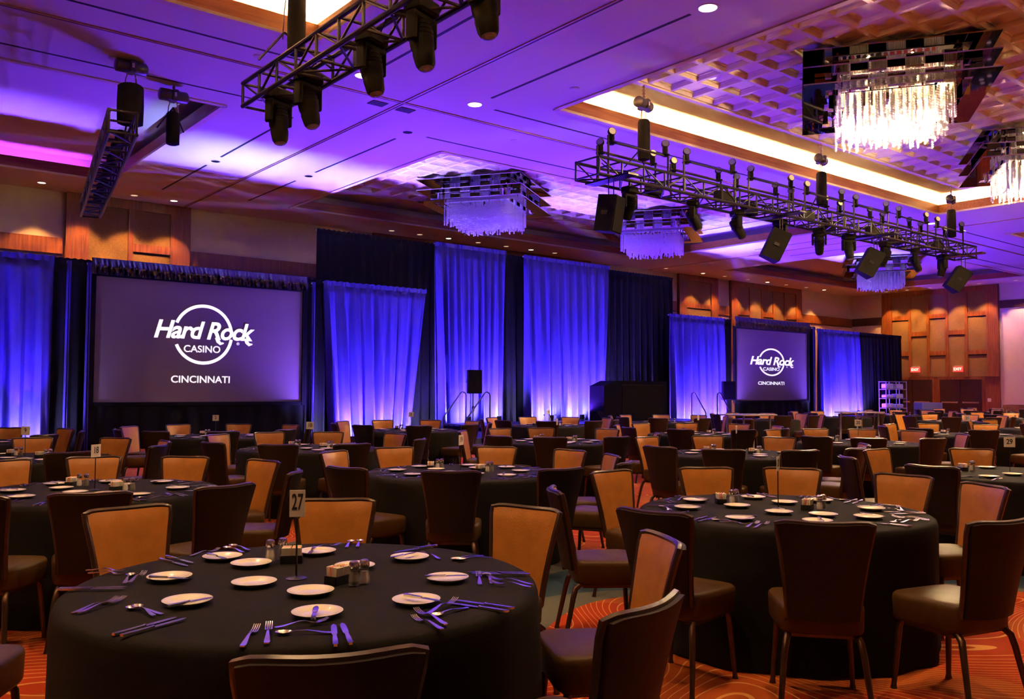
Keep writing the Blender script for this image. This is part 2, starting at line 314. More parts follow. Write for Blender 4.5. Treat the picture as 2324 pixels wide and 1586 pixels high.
# walls
def wall(name, loc, rotz, length, label, m='cream'):
    return tag(MB().box(0, length, 0, .2, 0, 8.2).build(name, m, None, loc, (0, 0, rotz)), label, kind='structure')
w_stage = wall('wall_stage', (X0, Y1, 0), 0, X1-X0, 'cream and wood-panelled wall behind the stage drapes')
w_right = wall('wall_right', (X1, Y1, 0), R(-90), Y1-Y0, 'far end wall with tall wood panelling and doors')
w_left = wall('wall_left', (X0, Y0, 0), R(90), Y1-Y0, 'side wall outside the picture', 'cream')
w_back = wall('wall_back', (X1, Y0, 0), R(180), X1-X0, 'wall behind the camera', 'cream')
def wbox(par, s0, s1, d0, d1, z0, z1, name, m): return MB().box(s0, s1, -d1, -d0, z0, z1).build(name, m, par)
def bay(par, s0, s1, cols, side=.55, zlow=0., rails=((5.62, 3.55), (4.66,))):
    wbox(par, s0, s1, 0, .06, zlow, ZC, 'panel_backing', 'wood_dark')
    wbox(par, s0, s1, .06, .16, 6.95, ZC-.003, 'head_rail', 'wood')
    wbox(par, s0, s0+side, .06, .17, zlow, 6.95, 'stile', 'wood'); wbox(par, s1-side, s1, .06, .17, zlow, 6.95, 'stile', 'wood')
    cw = (s1-s0-2*side)/cols
    for i in range(cols):
        a = s0+side+i*cw; b = a+cw
        if i: wbox(par, a-.07, a+.07, .06, .16, zlow, 6.95, 'stile', 'wood')
        a += .07 if i else 0; b -= .07 if i < cols-1 else 0
        zs = [zlow]+sorted(rails[i % 2])+[6.95]
        for k in range(len(zs)-1):
            top = zs[k+1]; lo = zs[k]+(.24 if k else 0)
            wbox(par, a, b, .06, .11, lo, top-(.06 if k < len(zs)-2 else 0), 'cloth_panel', 'wall_cloth')
            if k < len(zs)-2:
                wbox(par, a, b, .06, .15, top, top+.24, 'rail', 'wood'); wbox(par, a+.05, b-.05, .06, .12, top-.06, top, 'shadow_gap', 'slot_black')
S = lambda x: x-X0
bay(w_stage, S(5.75), S(9.35), 2, .62, 3.0, ((4.0,), (5.68,)))
bay(w_stage, S(33.0), S(36.0), 1, .55, 3.0, ((5.62,),)); bay(w_stage, S(37.1), S(43.5), 5, .55, 3.0, ((5.5,), (4.0,)))
bay(w_stage, S(16.0), S(27.0), 6, .55, 3.0)
for (a, b) in ((-12, 5.7), (9.4, 15.95), (27.05, 32.95), (36.05, 37.05), (43.55, 49)):
    wbox(w_stage, S(a), S(b), 0, .06, 5.42, 5.88, 'band', 'wood'); wbox(w_stage, S(a), S(b), 0, .03, 5.36, 5.42, 'band', 'wood_dark')
T = lambda y: Y1-y
bay(w_right, T(26.0), T(19.6), 5, .6, 2.35)
wbox(w_right, T(26.0), T(19.6), 0, .09, 0, 2.35, 'panel_backing', 'wood')
wbox(w_right, T(27.95), T(26.05), 0, .06, 5.42, 5.88, 'band', 'wood_dark'); wbox(w_right, T(19.55), T(-8), 0, .06, 5.95, 6.35, 'band', 'wood_dark')
wbox(w_right, T(19.4), T(9.0), 0, .05, .87, 5.85, 'white_panel', 'white_panel')
wbox(w_right, T(19.5), T(-8), 0, .07, 0, .85, 'wainscot', 'wainscot')
for yc in (24.25, 21.6):
    frame = wbox(w_right, T(yc+1.22), T(yc-1.22), .09, .14, 0, 2.32, 'door_frame', 'wood')
dn = 0
for yc in (24.25, 21.6):
    for sgn in (-1, 1):
        dn += 1
        ya, yb = (yc+1.1, yc+.01) if sgn > 0 else (yc-.01, yc-1.1)
        d = tag(MB().box(X1-.19, X1-.145, min(ya, yb), max(ya, yb), .01, 2.2).build('door_%d' % dn, 'door'), 'dark red-brown exit door leaf in the far panelled wall', kind='structure')
        MB().box(X1-.25, X1-.21, min(ya, yb)+.12, max(ya, yb)-.12, .92, .99).build('push_bar', 'push_bar', d)
        for yy in (min(ya, yb)+.14, max(ya, yb)-.14): MB().box(X1-.22, X1-.19, yy-.03, yy+.03, .91, 1.0).build('bar_bracket', 'push_bar', d)
for i, yc in enumerate((24.0, 21.65)):
    e = thing('exit_sign', ['red lit exit sign on the far wall, the left one', 'red lit exit sign on the far wall, the right one'][i], 'exit sign', (X1-.3, yc, 2.62))
    MB().cbox(-.04, .04, -.26, .26, 0, .28, .01).build('sign_box', 'exit_red', e); MB().box(-.06, .21, -.18, .18, .28, .33).build('canopy', 'white_plastic', e)
    text('lettering', 'EXIT', .2, 'exit_word', e, (-.043, 0, .14), (R(90), 0, R(-90)), offset=.004, xs=1.05)
sw = thing('wall_switch_plate', 'small pale wall plate beside the right exit doors', 'switch plate', (X1-.2, 20.1, 1.1)); MB().cbox(-.02, 0, -.09, .09, -.09, .09, .005).build('plate', 'white_plastic', sw); MB().box(-.028, -.02, -.03, .03, -.04, .04).build('toggle', 'white_plastic', sw)

# recessed downlights
def downlight(x, y, z, r, m, label, power=0., spot=90., group=None, color=DOWNC, blend=.5):
    t = thing('recessed_downlight', label, 'downlight', (x, y, z), 0, group)
    MB().lathe([(r, -.006), (r*1.18, -.006), (r*1.18, .002), (r, .002), (r, -.006)], 20, cap=False).build('trim_ring', 'white_plastic', t, smooth=True)
    MB().lathe([(r*.98, -.004), (r*.98, .001)], 20).build('lens', m, t)
    if power: light('SPOT', 'lamp', (0, 0, -.03), power, color, parent=t, spot_size=R(spot), spot_blend=blend, shadow_soft_size=.10)
    return t
DLP = 520.
downlight(10.3, 13.97, ZC, .14, 'lamp_disc', 'bright ceiling downlight near the crossing of the ceiling tracks', DLP, 110)
downlight(10.35, 8.16, ZC, .14, 'lamp_disc', 'bright ceiling downlight at the top edge, left of the coffered recess', DLP, 110)
downlight(7.75, 13.98, ZC, .14, 'lamp_disc', 'bright ceiling downlight just below a moving head of the left truss', DLP, 110)
for (x, y, l) in ((7.87, 21.7, 'unlit ceiling downlight above the left screen'), (10.37, 21.6, 'unlit ceiling downlight above the right edge of the left screen'), (10.27, 16.45, 'unlit ceiling downlight below the crossing of the ceiling tracks')):
    downlight(x, y, ZC, .11, 'fixture_black', l)
for (x, y) in ((31.9, 13.97), (29.7, 13.97), (29.7, 8.2), (31.9, 8.2)):
    downlight(x, y, ZC, .14, 'lamp_disc', 'bright ceiling downlight right of the lit coffered recess', DLP, 110, 'downlights along the right ceiling strip')
for (x, y, l) in ((14.3, 11.2, 'left'), (19.9, 11.4, 'middle'), (24.6, 11.5, 'right'), (26.6, 9.0, 'rightmost'), (19.9, 5.8, 'middle near'), (14.0, 6.0, 'left near')):
    downlight(x, y, ZU+.085, .10, 'lamp_dim', 'small downlight set in a tile of the lit coffered recess, %s one' % l, 150, 110, 'downlights in the coffered recess')
for (x, y) in ((1.0, 2.6), (4.2, 2.6), (7.8, 2.6), (11.5, 2.6), (15.2, 2.6), (-2.5, 3.0)):
    downlight(x, y, ZC, .14, 'lamp_disc', 'ceiling downlight above and behind the camera', DLP*1.15, 120, 'downlights behind the camera')
for (x, y) in ((3.0, 6.5), (3.0, 10.5), (-1.5, 8.5)):
    downlight(x, y, ZU, .12, 'lamp_disc', 'ceiling downlight in the recess above the left tables', DLP*.8, 115, 'downlights of the top left recess')
WX = [4.95, 6.15, 7.42, 8.58, 16.3, 17.5, 18.8, 20.2, 21.6, 22.9, 24.2, 31.2, 33.9, 35.6, 37.5, 39.2, 40.9, 42.8, 44.6]
for i, x in enumerate(WX):
    t = downlight(x, 27.12, ZC, .10, 'lamp_dim' if i % 3 else 'lamp_disc', 'small recessed wall-washer along the stage wall, '+ordn(i, len(WX)), 820 if not 16 < x < 28 else 120, 80, 'wall washers along the stage wall', AMBER, .35)
for i, y in enumerate((25.3, 24.1, 22.8, 21.5, 20.2, 18.4)):
    downlight(X1-.9, y, ZC, .10, 'lamp_dim', 'small recessed wall-washer above the far panelled wall, '+ordn(i, 6), 900, 80, 'wall washers along the far wall', AMBER, .35)

# ================================================================ stage, drapes, screens
DY = 22.5
def drape(name, x0, x1, z0, z1, m, label, y=DY, folds=3.2, amp=.07, seed=1, flare=0., fan=None, group=None, header=True):
    rnd = random.Random(seed); n = max(2, int((x1-x0)*folds)); ph = [rnd.uniform(0, 6.28) for _ in range(5)]; wob = [rnd.uniform(.6, 1.5) for _ in range(n+2)]
    nx = max(12, int((x1-x0)*26)); xc = (x0+x1)/2
    def fn(u, v):
        t = 1-v                                                  # v=0 bottom, t=1 bottom
        k = u*n; i = int(k); a = wob[i]*(1-(k-i))+wob[i+1]*(k-i)
        x = x0+(x1-x0)*u
        if fan is not None: x += fan*math.sin(u*math.pi*1.3+.4)*(t**1.6)*.5 - fan*.25*(t**1.6)
        x = xc+(x-xc)*(1+flare*t)
        yy = amp*a*(.12+1.15*t**.55)*math.sin(k*6.283+ph[0]+.7*math.sin(v*2.2+ph[1])) + amp*.35*(.15+.85*t**.5)*math.sin(k*2.6*6.283+ph[2]+v*1.5) + amp*.5*(.1+.9*t)*math.sin(k*.37*6.283+ph[3])
        return (x, y+yy, z0+(z1-z0)*v)
    t = thing(name, label, 'drape', (0, 0, 0), 0, group)
    cur = MB().grid(fn, nx, 14).build('curtain_panel', m, t, smooth=True)
    sol = cur.modifiers.new('thickness', 'SOLIDIFY'); sol.thickness = .012; sol.offset = 1
    if header:
        def hd(u, v): 
            p = fn(u, 1); return (p[0], p[1]-.012*math.sin(u*n*19)-.02, z1-.11+.13*v+.012*math.sin(u*n*13+seed))
        MB().grid(hd, nx, 2).build('gathered_header', m, t, smooth=True)
    MB().tube([(x0, y+.06, z1-.03), (x1, y+.06, z1-.03)], .025, 8).build('drape_pole', 'rack_metal', t)
    return t
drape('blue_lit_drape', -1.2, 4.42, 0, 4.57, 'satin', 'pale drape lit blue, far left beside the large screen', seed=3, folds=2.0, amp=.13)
drape('black_drape', 4.36, 5.3, 0, 4.57, 'velour', 'black drape between the far left blue drape and the large screen', seed=5, amp=.03, y=DY+.16)
drape('black_drape', 10.7, 11.45, 0, 4.6, 'velour', 'black drape along the right edge of the large screen', seed=6, amp=.03, y=DY+.16)
for (x, l) in ((4.68, 'left of two thin blue-lit drape edges left of the large screen'), (5.12, 'right of two thin blue-lit drape edges left of the large screen'), (10.92, 'thin blue-lit drape edge right of the large screen')):
    drape('drape_edge', x, x+.09, 0.0, 4.5, 'satin', l, y=DY-.10, folds=8, amp=.02, seed=8, header=False)
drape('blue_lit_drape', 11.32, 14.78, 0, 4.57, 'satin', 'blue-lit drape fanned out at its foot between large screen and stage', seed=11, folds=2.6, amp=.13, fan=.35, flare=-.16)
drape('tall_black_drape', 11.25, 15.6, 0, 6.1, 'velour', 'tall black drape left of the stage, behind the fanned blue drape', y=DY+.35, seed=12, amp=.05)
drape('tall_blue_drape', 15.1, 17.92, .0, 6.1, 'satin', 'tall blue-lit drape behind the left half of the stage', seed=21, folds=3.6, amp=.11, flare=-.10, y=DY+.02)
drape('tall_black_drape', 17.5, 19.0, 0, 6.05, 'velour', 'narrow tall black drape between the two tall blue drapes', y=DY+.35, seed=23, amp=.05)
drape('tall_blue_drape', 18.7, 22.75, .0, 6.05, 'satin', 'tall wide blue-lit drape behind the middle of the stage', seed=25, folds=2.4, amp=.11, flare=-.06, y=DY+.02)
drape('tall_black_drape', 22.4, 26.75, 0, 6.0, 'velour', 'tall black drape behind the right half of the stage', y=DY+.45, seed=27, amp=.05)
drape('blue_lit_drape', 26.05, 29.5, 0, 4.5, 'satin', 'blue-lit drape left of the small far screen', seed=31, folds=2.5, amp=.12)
drape('black_drape', 29.3, 30.2, 0, 4.5, 'velour', 'black drape along the left edge of the far screen', seed=33, amp=.03, y=DY+.2)
drape('black_drape', 35.55, 36.5, 0, 4.5, 'velour', 'black drape along the right edge of the far screen', seed=35, amp=.03, y=DY+.2)
drape('drape_edge', 35.85, 35.97, .0, 4.45, 'satin', 'thin blue-lit drape edge right of the far screen', y=DY-.10, folds=8, amp=.02, seed=36, header=False)
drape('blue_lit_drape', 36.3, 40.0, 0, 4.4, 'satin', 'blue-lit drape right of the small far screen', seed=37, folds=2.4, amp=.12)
drape('dark_drape', 40.0, 44.2, 0, 4.4, 'velour', 'dark navy drape at the far right end of the drape line', seed=39, amp=.07)

def screen(x0, x1, z0, z1, label, cx, cz, lr, tw, tz, cas, cin, s2, k=1.):
    tw /= k
    t = thing('projection_screen', label, 'screen', (0, DY-.02, 0))
    MB().box(x0, x1, -.01, .02, z0, z1).build('screen_surface', 'screen_cloth', t)
    for (a, b, c, d) in ((x0-.12, x0, z0-.1, z1+.1), (x1, x1+.12, z0-.1, z1+.1), (x0, x1, z1, z1+.1), (x0, x1, z0-.1, z0)):
        MB().cbox(a, b, -.05, .05, c, d, .01).build('screen_frame', 'velour', t)
    def skirt(u, v):
        return (x0-.12+(x1-x0+.24)*u, -.02+.03*math.sin(u*70)*(1-v*.5), .02+(z0-.12)*v)
    MB().grid(skirt, 140, 3).build('skirt', 'velour', t, smooth=True)
    rnd = random.Random(int(x0*10)); am = [rnd.uniform(.02, .09) for _ in range(60)]
    def val(u, v):
        q = u*44; a = am[int(q)]
        return (x0-.12+(x1-x0+.24)*u, -.06-.05*(1-abs(2*v-1))-a*math.sin(q*3.1416)**2*(1-v)-.03*math.sin(q*9+v*6)*(1-v), z1+.03+(4.6-z1)*v)
    MB().grid(val, 264, 8).build('valance', 'black_satin', t, smooth=True)
    m = 'projected_white'; fy = -.016
    def arc(a0, a1):
        mb = MB(); n = 30; w2 = lr*.055
        for i in range(n+1):
            a = R(a0+(a1-a0)*i/n); ca, sa = math.cos(a), math.sin(a)
            mb.v += [(cx+(lr-w2)*ca*k, fy, cz+(lr-w2)*sa), (cx+(lr+w2)*ca*k, fy, cz+(lr+w2)*sa), (cx+(lr-w2)*ca*k, fy+.003, cz+(lr-w2)*sa), (cx+(lr+w2)*ca*k, fy+.003, cz+(lr+w2)*sa)]
        for i in range(n):
            a = i*4; mb.f += [(a, a+1, a+5, a+4), (a+2, a+6, a+7, a+3), (a, a+4, a+6, a+2), (a+1, a+3, a+7, a+5)]
        mb.build('logo_ring', m, t)
    arc(8, 158); arc(202, 352)
    text('logo_script', 'Hard Rock', tw*.245, m, t, (cx+.0*tw, fy, tz), (R(90), 0, 0), shear=.28, offset=tw*.0062, xs=.98*k, extrude=.003, spacing=.93)
    # swashes of the R and the k
    sw = MB(); u = tw
    for (sx, ln) in ((.135, .10), (.44, .10)):
        pts = [(cx+k*u*sx, tz-u*.055), (cx+k*u*(sx+.015), tz-u*.095), (cx+k*u*(sx+.04), tz-u*.118), (cx+k*u*(sx+.075), tz-u*.112)]
        sw.tube([(p[0], fy, p[1]) for p in pts], [u*.019, u*.019, u*.016, u*.006], 6)
    so = sw.build('logo_swash', m, t); so.scale = (1, .12, 1); so.location = (0, fy*(1-.12), 0)
    text('logo_word', 'CASINO', s2*1.0, m, t, (cx-.01*tw, fy, cas), (R(90), 0, 0), offset=s2*.012, extrude=.003, xs=1.04*k)
    text('logo_word', 'CINCINNATI', s2*1.0, m, t, (cx-.015*tw, fy, cin), (R(90), 0, 0), offset=s2*.012, extrude=.003, xs=1.06*k)
    text('logo_mark', '®', s2*.42, m, t, (cx+tw*.36*k, fy, tz-tw*.115), (R(90), 0, 0), extrude=.003)
    return t
screen(5.33, 10.66, 1.17, 4.2, 'large projection screen at left showing a white round logo', 7.93, 2.90, .735, 2.54, 2.98, 2.515, 1.735, .25)
screen(30.2, 35.5, 1.12, 4.14, 'smaller-looking far projection screen right of the stage', 32.73, 2.775, .57, 3.19, 2.81, 2.467, 1.852, .20, 1.6)

# stage platform
st = thing('stage_platform', 'low black stage platform in front of the tall drapes', 'stage', (0, 0, 0))
SX0, SX1, SY0, SY1, SZ = 15.2, 25.35, 19.45, 22.2, .48
nsx, nsy = 8, 2
for i in range(nsx):
    for j in range(nsy):
        a, b = SX0+(SX1-SX0)*i/nsx, SX0+(SX1-SX0)*(i+1)/nsx; c, d = SY0+(SY1-SY0)*j/nsy, SY0+(SY1-SY0)*(j+1)/nsy
        MB().box(a+.004, b-.004, c+.004, d-.004, SZ-.06, SZ).build('deck_panel', 'stage_deck', st)
def skirt2(p0, p1, nm='stage_skirt'):
    L_ = math.dist(p0, p1); dx, dy = (p1[0]-p0[0])/L_, (p1[1]-p0[1])/L_
    MB().grid(lambda u, v: (p0[0]+dx*L_*u+dy*.02*math.sin(u*L_*22), p0[1]+dy*L_*u-dx*.02*math.sin(u*L_*22), .005+(SZ-.03)*v), int(L_*18), 2).build(nm, 'velour', st, smooth=True)
skirt2((SX0, SY0+.02), (SX1, SY0+.02)); skirt2((SX1-.02, SY0), (SX1-.02, SY1)); skirt2((SX0+.02, SY1), (SX0+.02, SY0))
def stairs(x, sgn, label):
    t = thing('stage_steps', label, 'steps', (x+sgn*.03, 20.3, 0))
    for k in range(2): MB().cbox(min(0, sgn*.32)+sgn*.32*k, max(0, sgn*.32)+sgn*.32*k, -.6, .6, .14*(1-k)+.0, .32-.16*k, .01).build('tread', 'stage_deck', t)
    for yy in (-.58, .58):
        h0 = SZ+.95
        pts = [(sgn*.03, yy, .0), (sgn*.03, yy, h0-.08)] + [(sgn*.03+sgn*(.12-.12*math.cos(a)), yy, h0-.08+.10*math.sin(a)) for a in (R(40), R(80), R(115))] + [(sgn*.82, yy, .72), (sgn*.84, yy, .66), (sgn*.84, yy, .0)]
        MB().tube(pts, .022, 8).build('handrail', 'rail_metal', t, smooth=True)
    return t
stairs(SX0, -1, 'steps with curved handrails at the left end of the stage'); stairs(SX1, 1, 'steps with curved handrails at the right end of the stage')

def loudspeaker(name, label, loc, rz, w=.42, h=.66, d=.38, tilt=0., stand=None, cat='loudspeaker'):
    t = thing(name, label, cat, loc, rz)
    b = MB()
    prof = [(-w/2, d*.5), (-w*.32, -d*.5), (w*.32, -d*.5), (w/2, d*.5)]           # grille side at +y
    b.add([(x, y, z) for z in (0, h) for (x, y) in prof], [(0, 1, 2, 3)[::1], (7, 6, 5, 4), (0, 4, 5, 1), (1, 5, 6, 2), (2, 6, 7, 3), (3, 7, 4, 0)])
    c = b.build('cabinet', 'fixture_black', t, (0, 0, stand or 0), (tilt, 0, 0))
    MB().cbox(-w*.46, w*.46, d*.5, d*.5+.02, .02, h-.02, .006).build('grille', 'speaker_grille', c)
    for s in (-1, 1): MB().box(s*(w/2-.02)-.005, s*(w/2-.02)+.005, -.06, .06, h*.45, h*.55).build('side_handle', 'stand_black', c)
    if stand:
        MB().tube([(0, 0, 0.02), (0, 0, stand)], .018, 8).build('pole', 'stand_black', t); MB().lathe([(.035, 0), (.04, .03), (.04, .14), (.02, .17)], 10, (0, 0, stand*.42)).build('collar', 'stand_black', t)
        MB().lathe([(.20, 0), (.20, .02), (.05, .05), (.03, .12)], 14).build('round_base', 'stand_black', t, smooth=True)
    return t
loudspeaker('stand_loudspeaker', 'black loudspeaker on a pole at the left end of the stage', (15.45, 20.95, SZ), R(160), .44, .70, .40, 0, .92)
loudspeaker('stand_loudspeaker', 'black loudspeaker on a pole left of the small far screen', (28.6, 21.7, 0), R(150), .5, .75, .42, 0, 1.15)
loudspeaker('stand_loudspeaker', 'blue-lit loudspeaker on a pole by the dark far right drape', (40.9, 21.6, 0), R(150), .46, .72, .4, 0, 1.25)
t = thing('equipment_cabinet', 'large black cabinet with slanted shoulder standing on the stage', 'cabinet', (21.2, 20.9, SZ), R(-8))
b = MB(); pr = [(-.55, 0), (2.2, 0), (2.2, 1.36), (-.10, 1.36), (-.55, 1.18)]; n = len(pr)
b.add([(x, y, z) for y in (-.35, .45) for (x, z) in pr], [tuple(range(n)), tuple(range(2*n-1, n-1, -1))]+[(i, i+n, (i+1) % n+n, (i+1) % n) for i in range(n)]); b.build('cabinet_body', 'velour', t)
MB().box(.2, 1.9, -.37, -.35, .1, 1.2).build('front_panel', 'fixture_black', t); MB().box(.15, 1.95, -.39, -.35, 1.21, 1.24).build('edge_trim', 'stand_black', t)
for xx in (-.45, 2.1): MB().lathe([(.05, -.0), (.06, .03), (.05, .06)], 10, (xx, 0, -.0)).build('caster', 'stand_black', t)
m_ = thing('stage_monitor', 'low wedge monitor on the stage floor left of the black cabinet', 'monitor', (20.35, 20.6, SZ), R(20))
b = MB(); b.add([(x, y, z) for x in (-.25, .25) for (y, z) in ((-.2, 0), (.2, 0), (.2, .32), (-.05, .36), (-.2, .12))], [(0,1,2,3,4), (9,8,7,6,5)]+[(i, i+5, (i+1) % 5+5, (i+1) % 5) for i in range(5)]); b.build('cabinet', 'fixture_black', m_)
MB().box(-.2, .2, -.19, -.18, .02, .10).build('grille', 'speaker_grille', m_)

# uplights along the foot of the drapes, with more added below the large screen
UP = [(1.2, 2), (2.6, 2), (3.8, 2), (7.2, 3), (8.5, 3), (9.8, 3), (11.9, 0), (13.0, 0), (14.1, 0), (15.9, 1), (17.1, 1), (19.3, 1), (20.7, 1), (22.0, 1), (26.7, 0), (27.8, 0), (28.9, 0), (37.0, 0), (38.2, 0), (39.4, 0)]
UPP = 2700.
for i, (x, on) in enumerate(UP):
    z = SZ if on == 1 else 0; cx_ = (1.0, .7, 0, 1.0)[on]
    t = thing('uplight_can', 'small black uplight at the foot of the drapes and screens, '+ordn(i, len(UP)), 'uplight', (x, 21.78, z), 0, 'uplights at the foot of the drapes')
    MB().lathe([(.07, .03), (.085, .05), (.085, .20), (.075, .20), (.07, .19)], 14).build('can', 'led_can', t, smooth=True)
    MB().lathe([(.069, .185), (.069, .19)], 14).build('lens', 'led_lens', t); MB().box(-.11, .11, -.015, .015, 0, .02).build('yoke', 'led_can', t)
    if cx_: light('SPOT', 'beam', (0, 0, .24), UPP*1.9*cx_, CORE, rot=(R(180+6), 0, 0), parent=t, spot_size=R(32), spot_blend=1., shadow_soft_size=.05)
    if on == 3: continue  # cans added below the screen only brighten the ceiling above it
    light('SPOT', 'beam', (0, 0, .23), UPP*(.9, .7, .9)[on], BLUE, rot=(R(180+5 if on < 2 else 180-15), 0, 0), parent=t, spot_size=R(148 if on < 2 else 46), spot_blend=.45, shadow_soft_size=.06)
    light('SPOT', 'beam', (0, .11, .18), UPP*.42*(1.0, .9, .7)[on], (.40, .34, 1.0), rot=(R(180-58), 0, 0), parent=t, spot_size=R(136), spot_blend=.4, shadow_soft_size=.05)  # extra lamp added beside the can to whiten the drape foot

# high tables, linen rack, case, bottles
def hightop(x, y, label):
    t = thing('high_table', label, 'table', (x, y, 0), R(-10))
    MB().cbox(-.45, .45, -.32, .32, 1.03, 1.06, .008).build('tabletop', 'acrylic', t)
    for sx in (-1, 1):
        for sy in (-1, 1): MB().tube([(sx*.36, sy*.24, 0), (sx*.34, sy*.22, 1.03)], .02, 6).build('leg', 'acrylic', t)
    MB().box(-.35, .35, -.20, .20, .95, .97).build('shelf', 'acrylic', t)
hightop(14.3, 10.35, 'clear-legged high table behind the seats, left of two'); hightop(18.4, 10.35, 'clear-legged high table behind table 20, right of two')
t = thing('linen_rack', 'open metal rack of folded linen beside the far right drape', 'rack', (39.6, 20.6, 0), R(-25))
for sx in (-.55, 0, .55):
    for sy in (-.25, .25): MB().tube([(sx, sy, 0), (sx, sy, 2.0)], .022, 6).build('post', 'rack_metal', t)
for z in (.3, .75, 1.2, 1.62, 1.98): MB().box(-.56, .56, -.26, .26, z-.015, z+.015).build('shelf', 'rack_metal', t)
rnd = random.Random(4); li = 0
for z in (.315, .765, 1.215, 1.635):
    for sx in (-.29, .24):
        hh = rnd.uniform(.16, .27); li += 1
        f = tag(MB().cbox(-.2, .2, -.19, .19, 0, hh, .03).build('linen_stack', 'linen', None, (39.6+sx*.9, 20.6-sx*.42, z), (0, 0, R(-25))), 'folded pale linen on the far rack, %s shelf, %s stack' % ({.315: 'bottom', .765: 'second', 1.215: 'third', 1.635: 'top'}[z], 'left' if sx < 0 else 'right'), 'linen', 'linen on the far rack')
t = thing('equipment_case', 'blue-lit square case near the far exit doors', 'case', (42.6, 20.4, 0), R(-30)); MB().cbox(-.55, .55, -.35, .35, .12, 1.0, .03).build('case_body', 'blue_case', t)
MB().box(-.56, .56, -.36, .36, .62, .65).build('lid_seam', 'rail_metal', t)
for sx in (-.45, .45):
    for sy in (-.25, .25): MB().lathe([(.05, 0), (.06, .06), (.05, .12)], 8, (sx, sy, 0)).build('caster', 'stand_black', t)

# ================================================================ overhead: trusses, hoists, moving heads, chandeliers
def bar(name, p, q, r, m, par, n=6): return MB().tube([p, q], r, n).build(name, m, par)
def truss(label, loc, rz, L_, wd, ht, bays, rails=False):
    """box truss along local +x, starting at loc; chord centres span width wd (local y) and height ht"""
    t = thing('lighting_truss', label, 'truss', loc, rz)
    for y in (-wd/2, wd/2):
        for z in (0, ht): bar('chord', (0, y, z), (L_, y, z), .034, 'truss_black', t, 8)
    bl = L_/bays
    post = MB().tube([(0, 0, 0), (0, 0, ht)], .021, 6).mesh('brace', 'truss_black'); tie = MB().tube([(0, -wd/2, 0), (0, wd/2, 0)], .021, 6).mesh('brace', 'truss_black')
    diag = [MB().tube([(0, 0, 0 if k else ht), (bl, 0, ht if k else 0)], .017, 6).mesh('brace', 'truss_black') for k in (0, 1)]; dg2 = [MB().tube([(0, -wd/2 if k else wd/2, 0), (bl, wd/2 if k else -wd/2, 0)], .017, 6).mesh('brace', 'truss_black') for k in (0, 1)]
    for i in range(bays+1):
        for y in (-wd/2, wd/2): obj('brace', post, t, (i*bl, y, 0))
        for z in (0, ht): obj('brace', tie, t, (i*bl, 0, z))
        if i < bays:
            for y in (-wd/2, wd/2): obj('brace', diag[i % 2], t, (i*bl, y, 0))
            obj('brace', dg2[i % 2], t, (i*bl, 0, 0))
    if rails:
        k = 0; x = .25; seg = 2.25
        while x+seg < L_:
            for y in (-wd/2, wd/2):
                xx = x+(.35 if y > 0 else 0); zt = ht+.40
                bar('rail_post', (xx, y, 0), (xx, y, zt+.06), .022, 'truss_black', t, 8); bar('rail_post', (xx+seg-.5, y, 0), (xx+seg-.5, y, zt), .022, 'truss_black', t, 8)
                bar('rail_pipe', (xx, y, zt-.06), (xx+seg-.5, y, zt-.06), .024, 'truss_black', t, 8)
            x += seg
    return t
def rail_lamp(label, loc, rz, lit, group):
    t = thing('rail_lamp', label, 'lamp', loc, rz, group)
    MB().lathe([(.05, 0), (.055, .02), (.10, .03), (.10, .045), (.05, .05), (.06, .12), (.055, .2)], 12).build('lamp_base', 'fixture_black', t, smooth=True)
    h = MB().lathe([(.03, -.05), (.075, -.03), (.085, .03), (.08, .04)], 14).build('lamp_head', 'fixture_black', t, (0, 0, .26), (R(78), 0, 0), smooth=True)
    MB().lathe([(.072, .036), (.07, .045)], 14).build('lens', 'lamp_gold' if lit else 'lens', h)
def hoist(label, loc, ztop, zbot, rz=0., bridle=.5, axis='x', blen=.85, bw=1.):
    """chain motor hung at loc, ceiling hook ztop, truss top zbot"""
    x, y, z = loc; t = thing('chain_hoist', label, 'hoist', (x, y, z), rz)
    MB().tube([(0, 0, .1), (0, 0, ztop-z)], .012, 6).build('hook_chain', 'chain', t)
    for k in range(int((ztop-z-.15)/.07)): MB().lathe([(.02, 0), (.03, .02), (.03, .04), (.02, .06)], 6, (0, 0, .13+k*.07)).build('chain_link', 'chain', t)
    m_ = MB(); m_.tube([(-.27, 0, 0), (-.25, 0, 0), (.23, 0, 0), (.27, 0, 0)], [.08, .115, .115, .075], 14); b = m_.build('motor', 'hoist', t, smooth=True)
    MB().cbox(-.05, .06, -.13, .13, -.10, .10, .01).build('gearbox', 'hoist', b); MB().box(-.02, .02, -.135, -.13, -.04, .04).build('label_plate', 'white_plastic', b)
    bag = MB(); bag.tube([(0, 0, -.32), (0, 0, -.36), (0, 0, -.32-blen*.5), (0, 0, -.30-blen), (0, 0, -.32-blen)], [k_*bw for k_ in (.10, .125, .13, .125, .08)], 10); bag.build('chain_bag', 'bag_black', t, smooth=True)
    for s in (-1, 1): MB().tube([(s*.05, 0, -.08), (s*.09, 0, -.22), (s*.10, 0, -.36)], .010, 5).build('bag_strap', 'chain', t)
    MB().tube([(.10, .10, -.05), (.12, .16, -.5), (.05, .18, zbot-z+.35)], .009, 5).build('load_chain', 'chain', t)
    for s in (-1, 1):
        e = (s*bridle, .15, zbot-z) if axis == 'x' else (.0, s*bridle, zbot-z)
        MB().tube([(.05, .16, zbot-z+.45), e], .016, 6).build('bridle_sling', 'truss_black', t)
    return t
